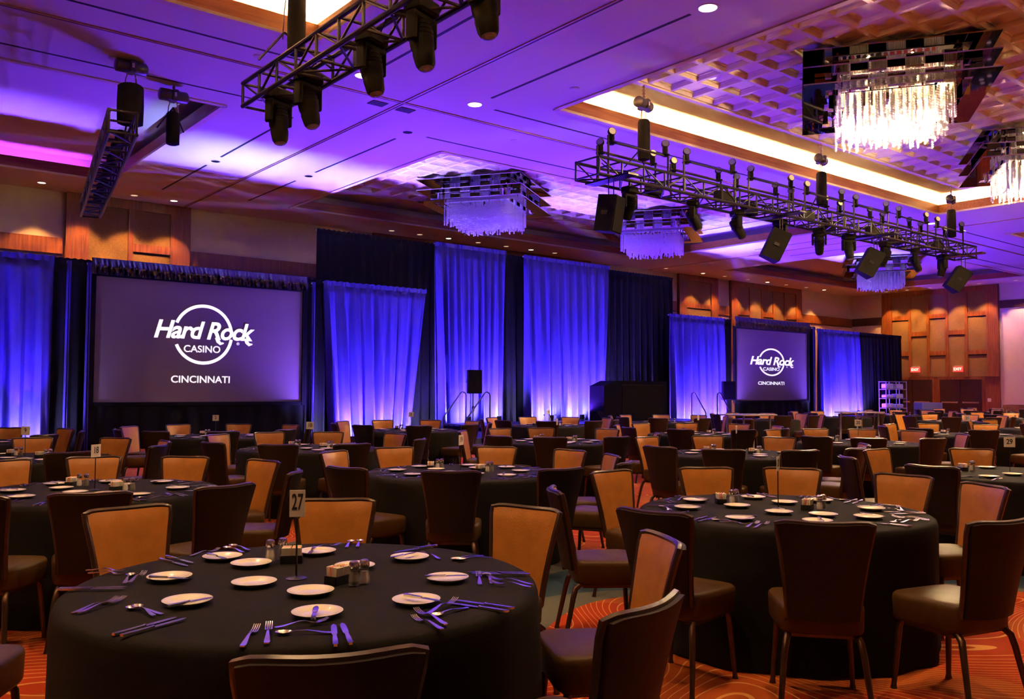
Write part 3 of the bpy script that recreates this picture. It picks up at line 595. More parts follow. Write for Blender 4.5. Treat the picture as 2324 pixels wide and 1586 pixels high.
def moving_head(label, loc, rz=0., tilt=0., s=1.):
    t = thing('moving_head', label, 'stage light', loc, rz)
    MB().cbox(-.17*s, .17*s, -.13*s, .13*s, -.16*s, 0, .03*s).build('base', 'fixture_black', t); MB().tube([(0, 0, 0), (0, 0, .12*s)], .03, 6).build('clamp', 'stand_black', t)
    y = MB(); y.cbox(-.20*s, .20*s, -.07*s, .07*s, -.24*s, -.16*s, .02*s); y.cbox(-.20*s, -.14*s, -.07*s, .07*s, -.48*s, -.2*s, .02*s); y.cbox(.14*s, .20*s, -.07*s, .07*s, -.48*s, -.2*s, .02*s); y.build('yoke', 'fixture_black', t)
    h = MB(); h.lathe([(.09*s, .20*s), (.125*s, .17*s), (.135*s, .05*s), (.13*s, -.08*s), (.115*s, -.12*s), (.12*s, -.16*s), (.105*s, -.28*s), (.085*s, -.32*s)], 16)
    hd = h.build('lamp_head', 'fixture_black', t, (0, 0, -.42*s), (tilt, 0, 0), smooth=40)
    MB().lathe([(.08*s, -.325*s), (.06*s, -.34*s), (.03*s, -.347*s)], 14).build('lens', 'lens', hd, smooth=True)
    for k in range(3): MB().lathe([(.137*s, 0), (.142*s, .008*s), (.137*s, .016*s)], 16, (0, 0, (.12-.05*k)*s)).build('cooling_fin', 'fixture_black', hd)
    return t
def cable(name, pts, par): return MB().tube(pts, .011, 5).build(name, 'fixture_black', par)
TZ = 5.68
tr_r = truss('long black lighting truss hung below the lit coffered recess', (11.75, 12.22, TZ), 0, 16.4, .66, .34, 26, True)
tr_l = truss('black lighting truss at the upper left carrying moving heads', (5.16, 12.42, TZ), R(-90), 8.4, .54, .34, 14)
tr_m = truss('dark blue-lit truss running away above the large screen', (3.90, 15.0, TZ), R(90-9.8), 8.0, .42, .36, 13)
k = 0
for seg in range(7):
    for y in (-.33, .33):
        for e in (0, 1.75):
            x = 11.75+.25+seg*2.25+(.35 if y > 0 else 0)+e+(.09 if e == 0 else -.09)
            k += 1
            rail_lamp('small lamp on the %s rail of the long truss, %s' % ('front' if y < 0 else 'rear', ordn(seg*2+(1 if e else 0), 14)), (x, 12.22+y, TZ+.62 if e == 0 else TZ+.66), R(-39+(-25, 20, 5)[k % 3]), k % 3 == 1, 'rail lamps on the long truss')
for i, (x, yy) in enumerate(((13.3, 12.15), (20.0, 12.2), (27.2, 12.2))):
    hoist(['chain hoist with black bag over the left end of the long truss', 'chain hoist with black bag over the middle of the long truss', 'chain hoist with black bag over the right end of the long truss'][i], (x, yy, 7.42), ZU, TZ+.34, R(15), .55)
hoist('chain hoist with black bag over the upper left truss', (5.16, 11.2, 7.32), ZU, TZ+.34, R(70), .5, 'y')
hoist('chain hoist with bulky black bag over the dark left truss', (4.25, 15.9, 7.12), ZC+.05, TZ+.36, R(0), .3, 'y', .70, 1.75)
hoist('chain hoist with black bag beside the purple recess edge', (5.25, 16.75, 7.05), ZC+.05, TZ+.75, R(0), .25, 'x', .62)
ML = [(11.75, 'first'), (10.8, 'second'), (9.1, 'third'), (8.0, 'fourth'), (6.85, 'fifth')]
for i, (y, o_) in enumerate(ML):
    moving_head('moving head hanging from the upper left truss, %s from its far end' % o_, (5.16, y, TZ+.12), R(20), R((-8, -16, -14, -12, -10)[i]), 1.05)
for i, x in enumerate((12.95, 14.95, 16.5, 18.2, 19.9, 21.3, 23.2, 24.9, 26.6)):
    moving_head('moving head under the long truss, %s' % ordn(i, 9), (x, 12.22, TZ-.02), R(30*i), R((20, -25, -30, 18, -20, 12, -25, 20, -15)[i]), .92)
for i, (x, y) in enumerate(((14.0, 12.5), (15.7, 12.0), (17.3, 12.45), (19.0, 12.0), (20.6, 12.4), (22.2, 12.05), (24.1, 12.4), (25.8, 12.0))):
    t = thing('dimmer_box', 'small black gear box inside the long truss, %s' % ordn(i, 8), 'gear box', (x, y, TZ+.03)); MB().cbox(-.22, .22, -.1, .1, 0, .22, .02).build('box_body', 'fixture_black', t)
    MB().tube([(-.2, 0, .22), (-.1, .05, .30), (.1, -.05, .29), (.22, 0, .2)], .014, 5).build('cable_loop', 'fixture_black', t)
for i, (x, rz, tl) in enumerate(((12.2, 200, 9), (17.6, 228, 26), (21.85, 228, 30), (26.9, 228, 36))):
    t = loudspeaker('flown_loudspeaker', 'black loudspeaker hung tilted under the long truss, %s' % ordn(i, 4), (x, 12.15, TZ-1.05), R(rz), .46, .72, .42, R(-tl))
    yo, zo = .70*math.sin(R(tl)), .70*math.cos(R(tl))
    for s in (-1, 1): MB().tube([(s*.12, yo, zo), (s*.12, yo, 1.06)], .012, 5).build('hanging_strap', 'stand_black', t)
    MB().box(-.6, .6, -.14, .14, 1.02, 1.055).build('hanging_bar', 'stand_black', t, loc=(0, yo, 0), rot=(0, 0, R(90-rz)))
for i, (d0, d1) in enumerate(((.3, 3.0), (3.0, 6.1), (6.1, 9.0), (9.0, 12.2), (12.2, 16.0))):
    cable('cable_run', [(d0+(d1-d0)*q/8, -.1+.12*math.sin(q*1.7+i), .30-.10*math.sin(q/8*math.pi)-.02*math.sin(q*2.3)) for q in range(9)], tr_r)
for i, (d0, d1) in enumerate(((.2, 2.0), (2.0, 4.2), (4.2, 7.0))):
    cable('cable_run', [(d0+(d1-d0)*q/8, .1+.1*math.sin(q*1.7+i), .28-.16*math.sin(q/8*math.pi)) for q in range(9)], tr_l)
for i in range(7):
    t = thing('truss_lamp', 'small lamp inside the dark truss above the large screen, %s from the near end' % ['first', 'second', 'third', 'fourth', 'fifth', 'sixth', 'seventh'][i], 'stage light', (3.95+.17*(1.0+i*.9), 15.0+.985*(1.0+i*.9), TZ+.06)); MB().lathe([(.06, 0), (.09, .05), (.09, .22), (.05, .26)], 12).build('can', 'fixture_black', t, smooth=True); MB().lathe([(.055, -.004), (.055, 0)], 12).build('lens', 'lens', t)

# chandelier: three stacked mirrored square frames, mirrored blocks, glass rods, hanging crystal strands
CS, CI = 1.64, .98        # half sizes: frame outer, crystal field
def cmesh():
    M = {}
    for nm, a, b in (('frame_x', CS, CS-.40),):
        M['bar_long'] = MB().box(-CS, CS, -.20, .20, -.012, .012).mesh('mirror_bar', 'dark_mirror'); M['bar_short'] = MB().box(-.20, .20, -(CS-.40), CS-.40, -.012, .012).mesh('mirror_bar', 'dark_mirror')
    M['block'] = MB().box(-.15, .15, -.02, .02, 0, .27).mesh('mirror_block', 'mirror')
    rnd = random.Random(7); rods = MB(); st_ = MB(); n = 16; sp = 2*CI/(n-1)
    for tier in (0, 1):
        for i in range(56):
            u = -CI+2*CI*i/55
            for (x, y) in ((u, -CI), (u, CI), (-CI, u), (CI, u)):
                if rnd.random() < .86: rods.tube([(x, y, tier*.32+.01), (x, y, tier*.32+.30)], .020, 4, False)
    for i in range(n):
        for j in range(n):
            x, y = -CI+i*sp+rnd.uniform(-.02, .02), -CI+j*sp+rnd.uniform(-.02, .02)
            ln = .50+.20*(1-max(abs(x), abs(y))/CI)+rnd.uniform(-.10, .16)
            m_ = max(6, int(ln/.045)); pts = []; rs = []
            for q in range(m_*2+1): pts.append((x, y, -.02-ln*q/(m_*2))); rs.append(.030 if q % 2 else .015)
            st_.tube(pts, rs, 3, False)
    M['rods'] = rods.mesh('glass_rods', 'crystal'); M['strands'] = st_.mesh('crystal_strands', 'crystal')
    M['plate'] = MB().box(-CI-.12, CI+.12, -CI-.12, CI+.12, 0, .02).mesh('mount_plate', 'dark_mirror')
    M['bulb'] = MB().lathe([(.02, -.05), (.05, -.02), (.05, .03), (.02, .06)], 10).mesh('bulb', 'bulb'); M['bulb_off'] = MB().lathe([(.02, -.05), (.05, -.02), (.05, .03), (.02, .06)], 10).mesh('bulb', 'white_plastic')
    return M
CM = cmesh()
def chandelier(label, x, y, zb, on, rz=R(-57)):
    t = thing('crystal_chandelier', label, 'chandelier', (x, y, zb), rz)
    for lv in range(3):
        z = lv*.32
        for s in (-1, 1): obj('mirror_bar', CM['bar_long'], t, (0, s*(CS-.20), z)); obj('mirror_bar', CM['bar_short'], t, (s*(CS-.20), 0, z))
        if lv < 2:
            for i in range(5):
                u = -1.28+.64*i+(.32 if lv else 0)
                if abs(u) > 1.4: continue
                for (bx, by, br) in ((u, -1.02, 0), (u, 1.02, 0), (-1.02, u, R(90)), (1.02, u, R(90))): obj('mirror_block', CM['block'], t, (bx, by, z+.02), (0, 0, br))
    obj('mount_plate', CM['plate'], t, (0, 0, .66)); tag(obj('glass_rods', CM['rods'], t), None, kind='stuff'); tag(obj('crystal_strands', CM['strands'], t), None, kind='stuff')
    for s in (-1, 1):
        for s2 in (-1, 1):
            MB().tube([(s*.7, s2*.7, .68), (s*.7, s2*.7, ZU-zb+.1)], .012, 6).build('suspension_rod', 'stand_black', t)
            for q in (-.15, -.35): obj('bulb', CM['bulb' if on else 'bulb_off'], t, (s*.45, s2*.45, q))
    if on:
        for i in range(3):
            for j in range(3): light('POINT', 'lamp', ((i-1)*.66, (j-1)*.66, -.48), 340, (1., .66, .30), parent=t, shadow_soft_size=.025)
        for s in (-1, 1): light('POINT', 'lamp', (s*.4, 0, .35), 240, (1., .66, .30), parent=t, shadow_soft_size=.025)
    return t
chandelier('large warmly lit crystal chandelier with mirrored square frames, upper right', 16.35, 8.45, 7.13, True)
chandelier('lit crystal chandelier cut by the right edge of the picture', 24.0, 8.5, 7.13, True)
chandelier('purple-lit crystal chandelier over the stage, the left and larger one', 16.25, 21.4, 7.13, False)
chandelier('purple-lit crystal chandelier partly behind the hung loudspeaker', 23.9, 21.4, 7.13, False)
chandelier('small far purple-lit chandelier below the right end of the long truss', 40.1, 21.4, 7.13, False)

# ================================================================ tables
TT = .76
def cloth_mesh(seed):
    rnd = random.Random(seed); n = 96; rt = .88; ph = [rnd.uniform(0, 6.28) for _ in range(4)]; nf = rnd.choice((14, 15, 16))
    b = MB(); prof = [(0., TT), (.5, TT), (.825, TT), (.860, TT-.003), (.877, TT-.013), (.884, TT-.035), (.886, TT-.10), (.887, TT-.30), (.889, .26), (.891, .01)]
    def fn(u, v):
        k = v*(len(prof)-1); i = min(int(k+1e-6), len(prof)-1); r, z = prof[i]; a = u*2*math.pi
        d = max(0., (TT-.03-z)/(TT-.03))
        r += d**.8*(.014*math.sin(a*nf+ph[0]+.4*math.sin(a*3))+.010*math.sin(a*(nf*.5+1)//1+ph[1])+.006*math.sin(a*5+ph[2]))
        return (r*math.cos(a), r*math.sin(a), z)
    b.grid(fn, n, len(prof)-1, True, True); return b.mesh('tablecloth', 'cloth_black', 60)
CLOTH = [cloth_mesh(s) for s in (1, 2, 3)]
TOPM = MB().lathe([(.30, .70), (.865, .70), (.865, .745), (.30, .745)], 40).mesh('tabletop', 'wood_dark'); LEGM = MB().tube([(.45, .2, 0), (.45, .2, .70)], .02, 6).tube([(-.45, .2, 0), (-.45, .2, .70)], .02, 6).tube([(.45, -.2, 0), (.45, -.2, .70)], .02, 6).tube([(-.45, -.2, 0), (-.45, -.2, .70)], .02, 6).mesh('folding_legs', 'stand_black')

def chair_meshes():
    M = {}
    zb, zt = .43, .90
    def S(u, v, off):
        hw = .160+.0605*v**1.5; c = abs(u)**6*max(0, (v-.86)/.14)**2
        z = zb+(zt-zb)*v-.012*(1-u*u)*v-.016*c
        y = -.195-.080*v-.012*v*v-.042*(1-u*u)
        return Vector((u*hw*(1-.03*c), y+off, z))
    nu, nv = 12, 12
    puff = lambda u, v: .014*(1-u**6)*(1-(2*v-1)**8)
    f = MB(); f.grid(lambda u, v: S(2*u-1, v, .018+puff(2*u-1, v)), nu, nv, flip=True)
    def rim(b, o0, o1, flip):
        path = [(-1, j/nv) for j in range(nv+1)]+[(-1+2*i/nu, 1) for i in range(1, nu+1)]+[(1, 1-j/nv) for j in range(1, nv+1)]+[(1-2*i/nu, 0) for i in range(1, nu)]
        n = len(path); base = len(b.v)
        for (u, v) in path: b.v += [tuple(S(u, v, o0)), tuple(S(u, v, o1))]
        for k in range(n):
            a = base+2*k; c = base+2*((k+1) % n); q = (a, a+1, c+1, c); b.f.append(q if flip else q[::-1])
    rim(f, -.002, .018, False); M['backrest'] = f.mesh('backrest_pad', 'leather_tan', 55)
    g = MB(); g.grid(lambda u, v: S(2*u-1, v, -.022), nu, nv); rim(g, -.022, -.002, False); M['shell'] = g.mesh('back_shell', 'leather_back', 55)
    pts = [S(-1, j/8, .008) for j in range(9)]+[S(-1+2*i/12, 1, .008) for i in range(1, 13)]+[S(1, 1-j/8, .008) for j in range(1, 9)]
    M['piping'] = MB().tube(pts, .015, 6).mesh('piping', 'piping', True)
    b = MB(); n = 28
    lay = [(.350, .88), (.356, .95), (.37, .985), (.46, 1.0), (.478, .985), (.489, .94), (.495, .82), (.500, .5), (.502, .0)]
    def seat(u, v):
        i = min(int(v*(len(lay)-1)+1e-6), len(lay)-1); z, s = lay[i]; a = u*2*math.pi; ca, sa = math.cos(a), math.sin(a); e = .34
        x = math.copysign(abs(ca)**e, ca); y = math.copysign(abs(sa)**e, sa); hw = .212+.018*y
        return (x*hw*s, .0+y*.205*s, z)
    b.grid(seat, n, len(lay)-1, True); M['seat'] = b.mesh('seat', 'leather_seat_dimmed', 60)
    for nm, x in (('l', -1), ('r', 1)):
        M['front_'+nm] = MB().tube([(x*.165, .150, .345), (x*.175, .162, .32), (x*.195, .185, .02), (x*.196, .186, 0)], [.016, .016, .013, .018], 8).mesh('leg', 'bronze', True)
        M['rear_'+nm] = MB().tube([(x*.150, -.10, .350), (x*.158, -.165, .348), (x*.168, -.195, .325), (x*.178, -.21, .27), (x*.205, -.262, .02), (x*.206, -.264, 0)], [.017, .017, .017, .0165, .013, .018], 8).mesh('leg', 'bronze', True)
    M['frame'] = MB().box(-.17, .17, -.15, .16, .33, .347).mesh('seat_frame', 'bronze')
    return M
CH = chair_meshes()
def chair(x, y, rz, label, group):
    t = thing('dining_chair', label, 'chair', (x, y, 0), rz, group)
    obj('backrest_pad', CH['backrest'], t); obj('back_shell', CH['shell'], t); obj('piping', CH['piping'], t); obj('seat', CH['seat'], t); obj('seat_frame', CH['frame'], t)
    for k in ('front_l', 'front_r', 'rear_l', 'rear_r'): obj('leg', CH[k], t)
    return t

# ---------------------------------------------------------------- tableware meshes
plate_me = MB().lathe([(.0, .004), (.030, .004), (.046, .0), (.050, .002), (.072, .011), (.083, .0165), (.084, .0185), (.082, .019), (.070, .0145), (.052, .0075), (.046, .0065), (.0, .0065)], 28).mesh('side_plate', 'china', 40)
def fork_mesh(L_):
    b = MB(); k = L_/.20
    b.ribbon([(0, .002), (.01*k, .002), (.03*k, .003), (.09*k, .011), (.115*k, .010), (.125*k, .006), (.135*k, .003), (.142*k, .003)], [.014, .018, .016, .007, .006, .010, .020, .024], .003)
    for i in range(4):
        y = -.0093+.0062*i; n0 = len(b.v); b.ribbon([(.141*k, .003), (.16*k, .002), (.185*k, .006), (.20*k, .012)], [.0042, .0036, .0034, .0022], .0022); b.v[n0:] = [(p[0], p[1]+y, p[2]) for p in b.v[n0:]]
    return b.mesh('fork', 'steel', True)
def spoon_mesh(L_):
    b = MB(); k = L_/.18
    b.ribbon([(0, .002), (.01*k, .002), (.03*k, .003), (.08*k, .010), (.115*k, .009), (.13*k, .006)], [.013, .017, .015, .007, .006, .009], .003)
    def bowl(u, v):
        a = u*2*math.pi; r = v; x = .152*k+.027*k*r*math.cos(a); y = .019*r*math.sin(a); return (x, y, .001+.009*r*r)
    b.grid(bowl, 18, 5, True); b.grid(lambda u, v: (bowl(u, v)[0], bowl(u, v)[1], bowl(u, v)[2]-.0012), 18, 5, True, True); return b.mesh('spoon', 'steel', True)
def knife_mesh(L_):
    b = MB(); k = L_/.23
    b.ribbon([(0, .001), (.006*k, 0), (.05*k, 0), (.105*k, .0005), (.112*k, .002)], [.010, .016, .015, .011, .010], .007)
    n0 = len(b.v); b.ribbon([(.110*k, .002), (.125*k, .003), (.19*k, .003), (.215*k, .003), (.23*k, .003)], [.010, .018, .019, .015, .003], .0016); return b.mesh('table_knife', 'steel', 50)
FORK, FORK2, SPOON, KNIFE, BUTTER = fork_mesh(.205), fork_mesh(.17), spoon_mesh(.175), knife_mesh(.235), knife_mesh(.165)
def shaker_meshes():
    g = MB().lathe([(.016, 0), (.021, .004), (.022, .02), (.017, .055), (.0165, .066)], 8).mesh('glass_body', 'shaker_glass', False)
    c = {k: MB().lathe([(.013, .006), (.016, .010), (.0165, .022), (.0135, .05)], 8).mesh('contents', k) for k in ('salt', 'pepper')}
    cap = MB().lathe([(.018, .064), (.0195, .068), (.0195, .084), (.016, .092), (.006, .096)], 14).mesh('cap', 'chrome', 40); return g, c, cap
SG, SC, SCAP = shaker_meshes()
def shaker(kind, x, y, label, group):
    t = thing(kind+'_shaker', label, 'shaker', (x, y, TT), 0, group); obj('glass_body', SG, t); obj('contents', SC[kind], t); obj('cap', SCAP, t)
CBOX = MB().box(-.045, .045, -.03, .03, 0, .006).box(-.045, .045, -.03, -.026, 0, .034).box(-.045, .045, .026, .03, 0, .034).box(-.045, -.041, -.03, .03, 0, .034).box(.041, .045, -.03, .03, 0, .034).mesh('tray', 'caddy_black')
PK = {c: MB().cbox(-.019, .019, -.004, .004, 0, .062, .002).mesh('packet', 'packet_'+c) for c in ('pink', 'white', 'yellow')}
def caddy(x, y, rz, label, group):
    t = thing('sweetener_caddy', label, 'caddy', (x, y, TT), rz, group); obj('tray', CBOX, t)
    for i in range(8):
        c = ('white', 'white', 'pink', 'white', 'yellow', 'pink', 'white', 'white')[i]; obj('packet', PK[c], t, ((-.021 if i % 2 else .021), -.018+.012*(i//2), .007), (R(8-4*(i//2)), 0, R((i*37) % 9-4)))
def card(x, y, num, yaw, label, portrait=False):
    t = thing('table_number_stand', label, 'number stand', (x, y, TT), yaw)
    MB().lathe([(.040, 0), (.041, .003), (.012, .008), (.005, .012)], 20).build('base', 'stand_black', t, smooth=True); MB().tube([(0, 0, .008), (0, 0, .235)], .0035, 6).build('rod', 'stand_black', t)
    MB().tube([(.012*math.cos(R(a)), 0, .247+.014*math.sin(R(a))) for a in range(-80, 261, 20)], .0022, 5).build('clip_ring', 'stand_black', t)
    w_, h_ = (.060, .105) if portrait else (.098, .092)
    c = MB().cbox(-w_/2, w_/2, -.003, .0, .240, .240+h_, .001).build('number_card', 'card_white', t)
    if num:
        text('number_print', num, .088 if portrait else .066, 'ink', c, (0, -.0036, .240+h_*.53), (R(90), 0, 0), xs=.50 if portrait else .85, extrude=.0002, offset=.0012)
    return t

TABLES = [  # key, x, y, phrase, card number, card yaw offset, chair angles/radii (deg, m) or phase, detail, setting phase
 ('t27', 1.535, 3.14, 'table twenty-seven', '27', 12, [(-112,1.36),(-75,1.47),(-30,1.44),(13,1.44),(57,1.42),(98,1.54),(146,1.55)], 3, 0),
 ('t28', 4.78, 3.22, 'the table right of twenty-seven', '28', 64, [(-171,1.45),(-138,1.44),(-104,1.48),(-30,1.36),(-2,1.45),(31,1.47),(58,1.40),(92,1.43),(146,1.36)], 2, 10),
 ('t29', 8.60, 3.35, 'table twenty-nine', '29', -8, [(38,1.36),(82,1.36),(134,1.45),(176,1.36),(-128,1.42),(-20,1.42)], 1, 0),
 ('tl', 1.65, 6.85, 'the table left behind twenty-seven', '18', 76, [(-128,1.5),(-104,1.36),(-74,1.5),(-34,1.36),(10,1.36),(46,1.42),(77,1.5),(103,1.52)], 2, 20),
 ('tc', 4.65, 6.47, 'the table right behind twenty-seven', '19', 68, [(-165,1.36),(-129,1.42),(-93,1.43),(-60,1.5),(-28,1.38),(3,1.38),(39,1.40),(84,1.43),(116,1.38)], 2, 5),
 ('tr', 8.63, 6.40, 'the table left of twenty', '12', 68, [(-150,1.36),(-118,1.38),(-82,1.4),(-50,1.36),(14,1.36),(52,1.36),(92,1.36),(180,1.36)], 1, 15),
 ('t20', 12.0, 6.75, 'table twenty', '20', -10, [(-173,1.40),(-146,1.42),(-112,1.38),(-48,1.36),(-4,1.40),(28,1.44),(58,1.40),(95,1.4)], 1, 0),
 ('t21', 15.9, 6.90, 'table twenty-one', '21', -5, 12, 1, 25),
 ('tb6', 19.7, 7.00, 'the table beyond twenty-one', '', 0, 30, 0, 0),
 ('t9', 1.83, 10.5, 'table nine', '9', -6, [(-84,1.45),(-39,1.38),(-5,1.4),(37,1.36),(76,1.48),(-125,1.4)], 1, 10),
 ('t10', 4.95, 10.15, 'table ten', '10', -4, [(-165,1.36),(-130,1.45),(-99,1.48),(-47,1.36),(10,1.36),(54,1.40),(86,1.48),(117,1.48)], 1, 30),
 ('t11', 8.50, 9.45, 'the table right of ten', '', 75, [(-165,1.4),(-136,1.36),(-99,1.38),(-47,1.36),(15,1.36),(60,1.36),(89,1.36),(131,1.36)], 1, 12),
 ('t12', 12.0, 9.70, 'the table below black cabinet', '', 60, 8, 1, 0),
 ('t1', 1.70, 13.9, 'the table by far left drape', '', 0, 20, 0, 0),
 ('t2', 5.02, 13.6, 'table two', '2', 4, 14, 1, 0),
 ('t3', 8.70, 13.7, 'the table by left stage steps', '3', 20, 2, 1, 0),
 ('t4', 12.25, 13.9, 'the table before stage centre', '4', 40, 28, 1, 0),
 ('td5', 16.0, 13.8, 'the table by right stage steps', '', 0, 10, 0, 0),
 ('td6', 19.8, 13.8, 'the table before far screen', '', 0, 33, 0, 0),
 ('td7', 23.6, 13.9, 'the table before farthest drape', '', 0, 18, 0, 0),
 ('tc7', 22.9, 10.4, 'the first far right table', '', 0, 5, 0, 0),
 ('tc8', 26.7, 10.4, 'the second far right table', '', 0, 22, 0, 0),
 ('td8', 27.4, 13.8, 'the third far right table', '', 0, 0, 0, 0),
 ('td9', 31.2, 13.8, 'the fourth far right table', '', 0, 15, 0, 0),
 ('td10', 35.0, 13.9, 'the fifth far right table', '', 0, 31, 0, 0)]
def seen(x, y, m=.03):
    d = x*FV.x+y*FV.y; return d > .8 and abs((x*RV.x+y*RV.y)/d) < .587+m+.3/d
def order(items):                                    # items: (dx, dy, data) -> list of (side, place, data)
    out = []
    for side, test in (('near', lambda i: i[0]*FV.x+i[1]*FV.y < 0), ('far', lambda i: i[0]*FV.x+i[1]*FV.y >= 0)):
        s = sorted([i for i in items if test(i)], key=lambda i: i[0]*RV.x+i[1]*RV.y)
        out += [(side, ordn(n_, len(s)), i) for n_, i in enumerate(s)]
    return out
T27_PL = [(-.177,-.508),(-.457,-.092),(-.382,.334),(-.069,.614),(.312,.479),(.569,.111),(.457,-.336),(.169,-.564)]
T27_BARE = [(-.028,.399),(-.162,.045),(-.059,-.218),(.286,.087)]
T27_FORK = [(-.511,-.705,-.382,-.517),(-.457,-.753,-.337,-.5),(-.357,-.593,-.193,-.611),(-.798,.005,-.624,.123),(-.806,-.031,-.586,.11),(-.597,.654,-.483,.524),(-.585,.689,-.483,.588),(-.519,.352,-.443,.462),(-.16,.764,-.003,.832),(.33,.604,.502,.617),(.674,.045,.686,.179),(.511,-.475,.626,-.312),(.666,-.624,.594,-.392),(.619,-.652,.543,-.491),(.049,-.935+.03,.052,-.721),(.081,-.942+.06,.103,-.653),(.095,-.741,.285,-.641)]
T27_SPOON = [(-.247,-.716,-.362,-.639),(-.575,-.176,-.631,-.044),(-.6,-.22,-.614,-.019),(-.541,.359,-.469,.523),(.06,.797-.1,.039,.973-.1),(.091,.845-.1,.076,.959-.1),(.498,.547,.577,.652),(.538,.516,.605,.615),(.872-.03,-.017,.725,-.019),(.85-.03,-.077,.746,-.06),(.58,-.451,.619,-.38),(.245,-.734,.123,-.755)]
T27_KNIFE = [(-.282,-.885+.05,-.197,-.661),(-.24,-.891+.05,-.181,-.693),(-.759,-.341,-.546,-.255),(-.745,-.381,-.533,-.299),(-.749,.418,-.549,.3),(-.755,.387,-.571,.262),(-.287,.954-.16,-.237,.685-.16),(-.251,.967-.14,-.204,.696-.14),(.803,.327,.613,.289),(.822-.02,.299,.651,.274),(.809-.05,-.4,.631,-.284),(.793-.05,-.441,.62,-.329),(.333,-.884+.06,.268,-.667),(.363,-.87+.06,.301,-.661)]
T27_BUTTER = [(-.244,-.614,-.162,-.471),(-.55,-.17,-.387,-.14),(-.467,.35,-.343,.194),(-.118,.692,-.092,.469),(.331,.539,.217,.37),(.451,.088,.631,.144),(.374,-.301,.516,-.39),(.155,-.51,.199,-.667)]
def lay(me, nm, tx, ty, p0, ang, label, cat, group, z=TT+.001, tilt=0.): return tag(obj(nm, me, None, (tx+p0[0], ty+p0[1], z), (0, tilt, ang)), label, cat, group)
rnd = random.Random(42)
def shift(L_): return [tuple(v-(.035, -.01)[i % 2] for i, v in enumerate(p)) for p in L_]
T27_PL, T27_BARE, T27_FORK, T27_SPOON, T27_KNIFE, T27_BUTTER = map(shift, (T27_PL, T27_BARE, T27_FORK, T27_SPOON, T27_KNIFE, T27_BUTTER))
